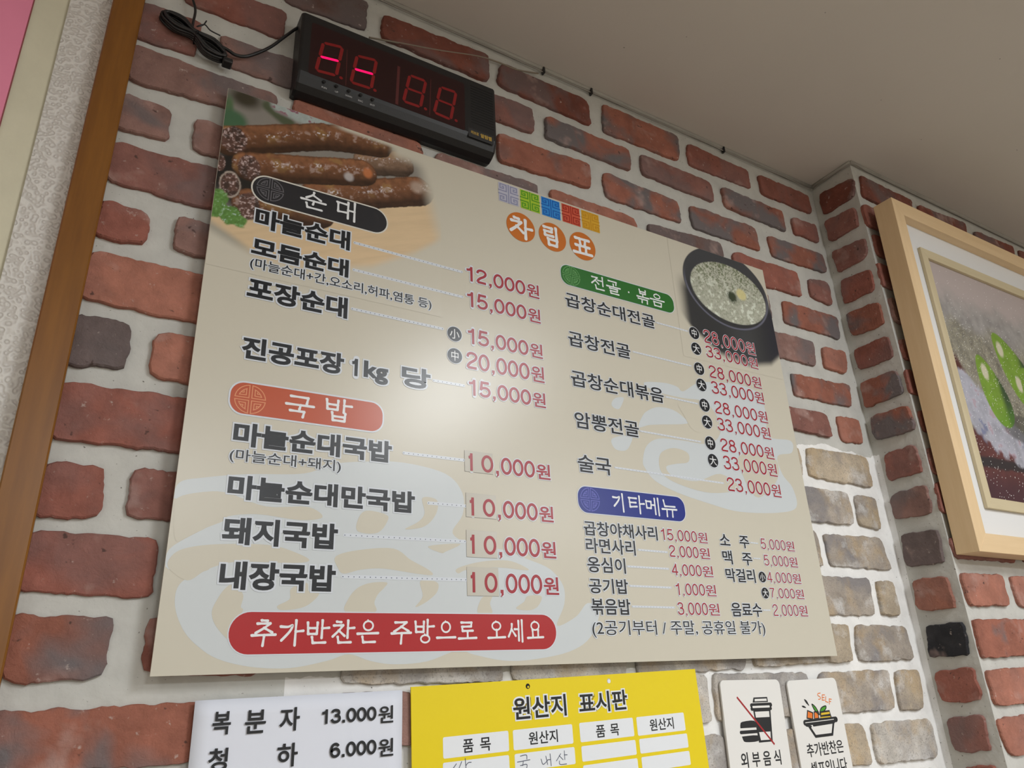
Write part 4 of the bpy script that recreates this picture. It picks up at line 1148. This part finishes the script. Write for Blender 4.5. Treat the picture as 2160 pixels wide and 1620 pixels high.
for u0, u1, v0, v1 in PATCH:
    pr = Print(); v0, v1 = min(v0, v1), max(v0, v1)
    pr.poly([(u0 - .25, v0 - .35), (u1, v0 - .35), (u1, v1), (u0 - .25, v1)], K_EDGE, .36); pr.poly([(u0, v0), (u1 + .2, v0), (u1 + .2, v1 + .2), (u0, v1 + .2)], K_PATCH, .42)
    pr.build('price_sticker', board, TB)

# ---------------------------------------------------------------- LED call display
DY = -0.036
disp = empty('call_display', (0.171, 0, 2.452), 'black LED number display with dark red digits and two glowing dashes, above the menu board', 'display')
def DL_(u, v): return (u / 1000 - 0.171, v / 1000 + 1.7 - 2.452)
zb, zr, zt = 0.0, 0.9645 * .8 + 1.7 - 2.452, 1.1055 * .8 + 1.7 - 2.452
prof = [(0, .002), (-.010, 0.0), (-.020, .003), (-.029, .0085), (-.034, zr - .001), (-.0360, zr + .005), (-.0360, zt - .004), (-.033, zt - .001), (-.028, zt), (0, zt)]
L0, L1 = 0.0, 0.3085
v, f = [], []
n = len(prof); rings = [(L0, .90), (L0 + .0015, .96), (L0 + .004, 1.0), (L1 - .004, 1.0), (L1 - .0015, .965), (L1, .91)]
cyy, czz = -.012, .066
for x, s in rings:
    for y, z in prof: v.append((x, cyy + (y - cyy) * (s if y < -.015 else 1) if y < -.001 else y, czz + (z - czz) * (1 - (1 - s) * .25)))
for i in range(len(rings) - 1):
    for j in range(n): j2 = (j + 1) % n; f.append((i * n + j, i * n + j2, (i + 1) * n + j2, (i + 1) * n + j))
f.append(tuple(range(n))[::-1]); f.append(tuple((len(rings) - 1) * n + j for j in range(n)))
hs = mesh_obj('housing', v, f, M_HOUSE, disp)
TD = lambda u, v, h: (*(lambda p: (p[0], DY - h / 1000, p[1]))(DL_(u, v)),)
pr = Print(); pr.rrect(185, 424, 771 + 5, 868, 3, M_SCREEN, .08); 
pr.V = pr.V; scr = pr.build('screen', disp, TD)
def seg7(q, w=4.6, lit=False):
    TL, TR, BR_2, BL_2 = [np.array(p, float) for p in q]
    ml, mr_ = (TL + BL_2) / 2, (TR + BR_2) / 2
    ins = w / 2
    def P(a, b): return (a, b)
    dx = np.array((ins, 0)); dy = np.array((0, ins))
    A, B, C_, D_ = TL + dx - dy, TR - dx - dy, BR_2 - dx + dy, BL_2 + dx + dy; E1, E2 = ml + dx, mr_ - dx
    for nm, (a, b) in {'a': (A, B), 'b': (B, E2), 'c': (E2, C_), 'd': (C_, D_), 'e': (D_, E1), 'f': (E1, A), 'g': (E1, E2)}.items():
        d = b - a; l = math.hypot(*d); d = d / l; nn = np.array((-d[1], d[0])); a2, b2 = a + d * .7, b - d * .7; hw = w / 2 * (.95 if nm != 'g' else .78)
        pr = Print(); pts = [a2, a2 + d * hw + nn * hw, b2 - d * hw + nn * hw, b2, b2 - d * hw - nn * hw, a2 + d * hw - nn * hw][::-1]
        pr.poly(pts, M_SEGLIT if (lit and nm == 'g') else M_SEG, .25)
        o = pr.build('segment', disp, TD)
        if lit and nm == 'g': o['label'] = 'lit magenta-red dash segment'
for i, q in enumerate(DGQ): seg7(q, 5.0, i < 2)
for i, ((a, b), w) in enumerate(zip(SEPQ, (.5, 2.2, .6))):
    pr = Print(); pr.stroke([a, b], w, M_SEP, .2, cap=False); pr.build('separator_line', disp, TD)
for c in DOTQ:
    pr = Print(); pr.disc(c, 2.6, M_SEG, .25, 16); pr.build('decimal_point', disp, TD)
for c, lc, s in zip(BTQ, LBQ, ('FUN', 'UP', 'DOWN', 'ESC', 'ENT')):
    pr = Print(); pr.disc(c, 2.4, M_SLOT, .12, 20); pr.build('button_hole', disp, TD)
    o = Print(); o.disc((c[0] + .2, c[1] + .2), 1.5, M_HOUSE, .22, 16); o.build('button', disp, TD)
    pr = Print(); w = 2.35 * len(s) / 2; pr.text(s, lc[0] - w, lc[0] + w, lc[1] - 1.5, lc[1] + 1.4, M_GREYP, .14, .12); pr.build('button_label', disp, TD)
M_RIB = mat('grille_rib', (0.014, 0.014, 0.015), 0.4)
for i in range(15):
    vv = 869 - i * 5.1; pr = Print(); pr.rrect(434.5, 474.5, vv - 1.1, vv + 1.1, .9, M_SLOT, .12, 4); pr.build('grille_slot', disp, TD)
pr = Print(); pr.rrect(429.5, 473.5, 768, 785, .6, mat('badge_plate', (0.02, 0.02, 0.022), .5), .12); 
pr.text('리브로', 434, 447.5, 774.8, 781.2, M_GOLD, .2, .12); pr.text('알림벨', 450.5, 470, 774, 781.6, M_GOLD, .2, .22); pr.build('badge_plate', disp, TD)

# power cord of the display: bundled coil left of it
cord = empty('power_cord', (0.04, 0, 2.49), 'black power cord coiled in a tied bundle, leading to the display', 'cable')
def W3(p, dy=0.0): return (p[0] / 1000 - .04, p[1] / 1000 + dy, p[2] / 1000 + 1.7 - 2.49)
tube('cable_run', [W3(p) for p in CORD2[:-1]] + [(0.1725 - .04, -.012, 2.574 - 2.49)], .0022, M_BLACK, cord)
tube('cable_run', [W3(p) for p in CORD], .0017, M_BLACK, cord)
A0, B0 = np.array((4.5, 806.0)), np.array((83.0, 770.0)); ax = (B0 - A0) / np.linalg.norm(B0 - A0); nx_ = np.array((-ax[1], ax[0]))
rs = random.Random(4)
for i in range(9):
    w_ = rs.uniform(5, 13); sh0, sh1 = rs.uniform(-3, 4), rs.uniform(-3, 4); Lc = np.linalg.norm(B0 - A0); a0, a1 = A0 + ax * sh0, B0 - ax * abs(sh1)
    mid = (a0 + a1) / 2; P = []
    for t_, ww in ((0, 0), (.06, .55), (.25, .9), (.47, .25), (.75, 1.0), (.95, .6), (1, 0), (.95, -.6), (.75, -1.0), (.5, -.22), (.25, -.8), (.05, -.5), (0, 0)):
        q = a0 + (a1 - a0) * t_ + nx_ * ww * w_; P.append((q[0] / 1000 - .04, -.009 - (i % 4) * .0036 - .002 * math.sin(t_ * 3), q[1] / 1000 + 1.7 - 2.49))
    tube('loop', P, .0019, M_BLACK, cord, sm=5, seg=8)
tube('wire_tie', [W3(p, -.012) for p in TIE], .0009, M_BLACK, cord, sm=4, seg=6)
q0 = (A0 + B0) / 2 + ax * 2
P = [(q0[0] / 1000 - .04 + .0045 * math.cos(a) * nx_[0], -.014 + .012 * math.sin(a), q0[1] / 1000 + 1.7 - 2.49 + .0045 * math.cos(a) * nx_[1]) for a in np.linspace(0, 4 * math.pi, 17)]
tube('wire_tie', P, .0012, M_BLACK, cord, sm=2, seg=6)
box('plug', .040, .052, -.022, -.008, -.0305, -.0225, M_BLACK, cord, .002)
c2 = empty('signal_wire', (.5, 0, 2.67), 'thin tan wire stretched from behind the display to the ceiling line', 'cable')
tube('wire', [(p[0] / 1000 - .5, p[1] / 1000 - .001, p[2] / 1000 + 1.7 - 2.67) for p in CAB2], .0014, mat('tan_wire', (0.24, 0.20, 0.15), .6), c2, sm=4)

# ---------------------------------------------------------------- signs under the board
def frame_matrix(o, ang, y): return Matrix.Translation((o[0] / 1000, y, 1.7 + o[1] / 1000)) @ Matrix.Rotation(-ang, 4, 'Y')
TS = lambda u, v, h: (u / 1000, -h / 1000, v / 1000)
def prism(name, P, y0, y1, m, parent, bev=0.0):
    n = len(P); v = [(p[0] / 1000, y0, p[1] / 1000) for p in P] + [(p[0] / 1000, y1, p[1] / 1000) for p in P]
    f = [tuple(range(n)), tuple(range(n, 2 * n))[::-1]] + [(i, n + i, n + (i + 1) % n, (i + 1) % n) for i in range(n)]
    return mesh_obj(name, v, f, m, parent)
# white paper price sheet
sh = empty('price_sheet', None, 'white paper price sheet with bold black writing, taped under the menu board', 'paper', matrix=frame_matrix((134.0, -2.3), .0052, -.0085))
P = [(-.0, 0), (210.5, 0.6), (213, -148), (2, -148)]
v, f = [], []
nx2, nz2 = 14, 10
for j in range(nz2 + 1):
    for i in range(nx2 + 1):
        u, vv = 212 * i / nx2, -148 * j / nz2
        v.append((u / 1000, -.0008 * abs(mnoise.noise(Vector((u / 60, vv / 60, 0)))) - (.0014 if i in (0,) else 0), vv / 1000))
for j in range(nz2):
    for i in range(nx2): a = j * (nx2 + 1) + i; f.append((a, a + nx2 + 1, a + nx2 + 2, a + 1))
so = mesh_obj('sheet', v, f, K_SHEET, sh, smooth=True); so.modifiers.new('solid', 'SOLIDIFY').thickness = .0003
pr = Print()
for s, u0, u1, v0, v1 in PT:
    v0, v1 = min(v0, v1), max(v0, v1)
    if s[0] in '0123456789': draw_digits(pr, s, u0, u1, v0, v1, 1.3, K_BLACK, 1.6)
    else: pr.text(s, u0, u1, v0, v1, K_BLACK, 1.6, .45 if s != '원' else .3)
pr.build('lettering', sh, TS)
# yellow origin board
ys = empty('origin_board', None, 'yellow country-of-origin board with white table cells under the menu board', 'sign', matrix=frame_matrix((355.3, 1.6), .0174, -.0104))
prism('panel', [(0, 0), (424.9, 0), (427, -260), (2, -260)], 0, .0016, K_YEL, ys)
for c in YH:
    pr = Print(); pr.disc(c, 3.0, K_SIGNE if c is YH[1] else M_SLOT, .1, 20)
    if c is YH[0]: pr.disc((c[0] + .4, c[1] - .8), 1.3, K_YEL, .14, 12)
    else: pr.disc((c[0] + .2, c[1] - .4), 2.4, K_CELL, .14, 16)
    pr.build('screw_hole', ys, TS)
for u0, u1, v0, v1 in YC:
    pr = Print(); pr.rrect(u0, u1, min(v0, v1), max(v0, v1), 2.0, K_CELL, .12); pr.build('table_cell', ys, TS)
K_SHAD = ink('title_shadow', (0.30, 0.23, 0.01), .5)
for i, (s, u0, u1, v0, v1) in enumerate(YT):
    pr = Print()
    if i < 2:
        pr.text(s, u0 + .9, u1 + .9, v0 - .9, v1 - .9, K_SHAD, .16, 2.0)
        pr.text(s, u0, u1, v0, v1, K_BLACK, .4, .55, K_CELL, 1.9)
    else: pr.text(s, u0, u1, v0, v1, K_BLACK, .24, .22)
    pr.build('lettering', ys, TS)
pr = Print()
for P in YW: pr.stroke(catmull(P, 4) if len(P) > 2 else P, .42, K_PEN, .24)
pr.build('handwriting', ys, TS)

def plate_sign(name, o_, ang, W, H, label, y):
    e = empty(name, None, label, 'sign', matrix=frame_matrix(o_, ang, y)); r = 8.0; P = []
    for cx, cy, a0 in ((W - r, -r, 0), (r, -r, 90), (r, -H + r, 180), (W - r, -H + r, 270)):
        for t_ in range(9): a = math.radians(a0 + 90 * t_ / 8); P.append((cx + r * math.cos(a), cy + r * math.sin(a)))
    ob = prism('panel', P, 0, .003, K_SIGN, e); b = ob.modifiers.new('bevel', 'BEVEL'); b.width = .0006; b.segments = 2; b.limit_method = 'ANGLE'
    ob2 = prism('backing', [(p[0] * .985 + 1, p[1] * .985 - 1) for p in P], .003, .0052, K_SIGNE, e)
    return e
s1 = plate_sign('no_outside_food_sign', (824.2, -7.0), -.0222, 121.8, 250, 'white rounded sign with a struck-out cup and burger, just past the yellow board', -.0104)
pr = Print()
C_ = CUP
pr.poly(C_['lid1'], K_BLACK, .1); pr.poly([(64.5, -25.6), (88.8, -25.4), (89, -28.6), (64, -28.7)], K_SIGN, .16)
pr.stroke([(56.5, -34), (96, -33.8)], 2.9, K_BLACK, .1); pr.stroke([(56, -38.5), (95, -38.6)], 2.4, K_BLACK, .1); pr.rrect(58, 93.2, -37.4, -34.6, .8, K_SIGN, .16)
pr.poly([(58.5, -40), (94, -40), (89.5, -81.5), (61.5, -81.8)], K_BLACK, .1); pr.poly([(61.5, -42.2), (90.5, -42.2), (90, -49.8), (62, -49.8)], K_SIGN, .16)
pr.poly([(64.3, -68.6), (87.5, -68.6), (86.2, -79), (66, -79)], K_SIGN, .16)
pr.poly(catmull([(28.6, -62.3), (29.5, -57.5), (34, -54.3), (58, -53.7), (59.8, -62.3)], 3), K_BLACK, .1)
pr.stroke([(28.6, -67.6), (60, -67.4)], 2.2, K_BLACK, .1)
pr.poly(catmull([(29.5, -72.7), (60.8, -72.5), (60.5, -79.6), (36, -80), (31, -77)], 3), K_BLACK, .1)
pr.build('cup_icon', s1, TS)
pr = Print(); pr.stroke([C_['slash'][0], C_['slash'][1]], 1.25, ink('slash_red', (.38, .012, .02)), .3, cap=False); pr.build('slash', s1, TS)
pr = Print(); pr.text('외 부 음 식', 22, 101.4, -111.5, -92.5, K_BLACK, .1, .35); pr.build('lettering', s1, TS)
s2 = plate_sign('self_service_sign', (961.6, -12.2), .0088, 113.8, 250, 'white rounded sign with a salad bowl drawing and the word SELF', -.0104)
pr = Print(); B_ = BOWL; K_LEAF = ink('leaf_green', (0.06, 0.33, 0.02)); K_CAR = ink('carrot', (0.80, 0.20, 0.03)); K_MUS = ink('mustard', (0.75, 0.50, 0.03))
for k_ in ('o1', 'o2'): pr.poly(B_[k_][::-1], K_CAR, .2); pr.stroke(B_[k_] + B_[k_][:1], .9, K_BLACK, .26)
pr.poly([(61, -45.5), (84.5, -45), (87, -56.5), (60.5, -56.5)][::-1], K_BLACK, .1)
for k_ in ('y1', 'y2'): pr.poly(B_[k_][::-1], K_MUS, .2)
for k_ in ('lf1', 'lf2'):
    Q = catmull(B_[k_], 5, True); pr.poly(Q[::-1], K_LEAF, .2); pr.stroke(Q + Q[:1], .8, K_BLACK, .28)
for k_ in ('dr1', 'dr2'): pr.poly(catmull(B_[k_], 5, True)[::-1], K_BLACK, .1)
pr.stroke([(24.5, -58.8), (95.5, -58.6)], 3.9, K_BLACK, .3); pr.stroke([(25, -58.8), (90, -58.2)], .5, K_SIGN, .36)
pr.stroke([(26, -62.5), (36, -64.5)], 1.4, K_BLACK, .3); pr.stroke([(42, -63.6), (90, -62.4)], 1.5, K_BLACK, .3)
pr.poly([(32, -64.2), (88.5, -64.2), (82, -79), (42, -79)][::-1], K_SIGN, .12)
pr.stroke([(32, -64.2), (42.5, -78.3), (80.5, -78.3), (87.5, -64.2)], 1.9, K_BLACK, .3)
pr.build('bowl_icon', s2, TS)
pr = Print()
for k_, P in SELF.items(): pr.stroke(catmull(P, 4) if k_ == 'S' else P, .62, K_CAR, .2)
pr.stroke([(74.4, -23.2), (72.1, -30.4)], .6, K_CAR, .2)
pr.build('self_word', s2, TS)
pr = Print(); pr.text('추가반찬은', 17.5, 100.5, -104.5, -86.5, K_BLACK, .1, .3); pr.build('lettering', s2, TS); pr = Print(); pr.text('셀프입니다', 19, 101.3, -129.5, -110.8, K_BLACK, .1, .3); pr.build('lettering', s2, TS)

# ---------------------------------------------------------------- framed picture on the pier
MQ = Matrix(((0.99998, 0.00584, 0.00313), (-0.00577, 0.99974, -0.02211), (-0.00326, 0.0221, 0.99975))).to_4x4()
pf = empty('framed_picture', None, 'pine box frame holding a glittery painting of green fruit, hung by the corner', 'picture', matrix=Matrix.Translation((1.3313, -0.1068, 1.8758)) @ MQ)
FW_, FH_, FD = .760, .7093, .0404
def rails(name, x0, x1, z0, z1, w, y0, y1, mv, mh, n_=4):
    for k_, (a, b, c, d) in enumerate((((x0, z0), (x0 + w, z0 + w), (x0 + w, z1 - w), (x0, z1)), ((x1 - w, z0 + w), (x1, z0), (x1, z1), (x1 - w, z1 - w)),
                                       ((x0, z0), (x1, z0), (x1 - w, z0 + w), (x0 + w, z0 + w)), ((x0 + w, z1 - w), (x1 - w, z1 - w), (x1, z1), (x0, z1)))):
        P = [a, b, c, d]; v = [(p[0], y0, p[1]) for p in P] + [(p[0], y1, p[1]) for p in P]
        f = [(0, 1, 2, 3), (7, 6, 5, 4)] + [(i, 4 + i, 4 + (i + 1) % 4, (i + 1) % 4) for i in range(4)]
        o = mesh_obj(name, v, f, mv if k_ < 2 else mh, pf); bv = o.modifiers.new('bevel', 'BEVEL'); bv.width = .0006
rails('frame_rail', 0, FW_, 0, FH_, .0325, -FD, 0, M_PINE, M_PINEX)
box('mat_board', .030, FW_ - .030, -.022, -.018, .030, FH_ - .030, M_MATB, pf)
rails('slip_rail', .0855, FW_ - .0855, .0830, .6240, .0205, -.0290, -.0222, M_SLIP, M_SLIPX)
def fruit(U, V):
    k = 1.12; n1, n2, n3 = vnoise(U, V, .02, 21), vnoise(U, V, .06, 22), vnoise(U, V, .35, 23)
    C = np.zeros(U.shape + (3,)) + S3(172, 160, 158, k)
    g = sstep(560, 500, V + 60 * (n1 - .5)); C = C * (1 - g[..., None]) + (S3(150, 146, 144, k) * (.65 + .6 * n2)[..., None]) * g[..., None]
    g2 = sstep(490, 440, V + 70 * (n1 - .5)); C = C * (1 - g2[..., None]) + (S3(128, 124, 112, k) * (.45 + 1.0 * n2)[..., None]) * g2[..., None]
    C = lerp(C, S3(168, 162, 140, k), g2 * sstep(.56, .68, n3) * .6)
    C = lerp(C, S3(78, 36, 32, k), sstep(45, 28, np.hypot((U - 112) * 1.0, (V - 345) * .7) + 20 * (n2 - .5)))
    # table
    tb = sstep(6, -6, V - (240 + 12 * (n1 - .5))); C = C * (1 - tb[..., None]) + (S3(88, 44, 44, k) * (.6 + .7 * n2)[..., None]) * tb[..., None]
    C = lerp(C, S3(58, 26, 40, k), sstep(170, 120, V) * .8)
    C = lerp(C, S3(28, 28, 34, k), sstep(14, 6, np.abs(V - 172 - 8 * n2)) * .9)
    # cloth
    cl = sstep(60, 44, segd(U, V, (140, 300), (210, 245))[0] + 30 * (n2 - .5)); cl = np.maximum(cl, sstep(48, 36, segd(U, V, (210, 245), (360, 190))[0] + 30 * (n2 - .5)))
    cl = np.maximum(cl, sstep(30, 20, segd(U, V, (132, 340), (140, 290))[0] + 14 * (n2 - .5)))
    cc = S3(168, 168, 180, k) * (.6 + .65 * n2)[..., None]; cc = lerp(cc, S3(70, 84, 130, k), sstep(.62, .72, n1) * .6); cc = lerp(cc, S3(150, 90, 100, k), sstep(.64, .72, n2) * .4)
    C = C * (1 - cl[..., None]) + cc * cl[..., None]
    def fr(C, c, a, b, ang, hl):
        ca, sa = math.cos(ang), math.sin(ang); x = ((U - c[0]) * ca + (V - c[1]) * sa) / a; y = (-(U - c[0]) * sa + (V - c[1]) * ca) / b
        w = 1 - .28 * x; d = np.hypot(x, y / np.clip(w, .4, 2)); m = sstep(1.02, .97, d)
        col = S3(112, 146, 46, k) * (.8 + .4 * n2)[..., None]; col = lerp(col, S3(46, 70, 40, k), sstep(.15, .75, -y * .2 + x * 0 + (U - c[0]) / b * .9 - .2))
        col = lerp(col, S3(80, 130, 30, k), sstep(.3, .9, -x) * .5)
        for h_ in hl: col = lerp(col, S3(205, 196, 176, k), sstep(17, 9, np.hypot((U - h_[0]) * 1.1, (V - h_[1]) * .75)) * .85)
        return C * (1 - m[..., None]) + col * m[..., None]
    C = lerp(C, S3(60, 60, 56, k), sstep(1.2, .9, np.hypot((U - 330) / 90, (V - 262) / 30)) * .7)
    C = fr(C, (352, 396), 98, 50, math.radians(125), [(311, 441), (352, 368)])
    C = fr(C, (238, 335), 80, 44, math.radians(112), [(222, 374)])
    C = fr(C, (420, 330), 90, 60, math.radians(115), [(420, 380)])
    sp = np.random.RandomState(5).rand(*U.shape); zone = sstep(520, 420, V) * .6 + .3 + sstep(.5, .3, np.hypot(U - 130, V - 440) / 200) * .6
    C = lerp(C, S3(250, 252, 250, 1.0), ((sp > .985) & (sp < .985 + .011 * zone)) * .95)
    return C
paint('painting', pf, lambda u, v, h: (u / 1000, -.0224 - h / 1000, v / 1000), 104, 656, 101, 606, 1.35, fruit, paint_material('painted_canvas', .45), .1)

# pink poster on the angled wall
pt = empty('pink_poster', (LW0.x + LD.x * .036, LW0.y + LD.y * .036, 2.05), 'plain pink poster beside the cream wallpaper', 'poster')
pt.rotation_euler = (0, 0, math.atan2(LD.y, LD.x))
Dn = .002
box('sheet', 0, .5, .0005, Dn, 0, .6, M_PINK, pt)
box('edge_strip', -.0012, 0, .0004, Dn + .0006, 0, .6, mat('maroon_edge', (0.25, 0.06, 0.06), .6), pt)
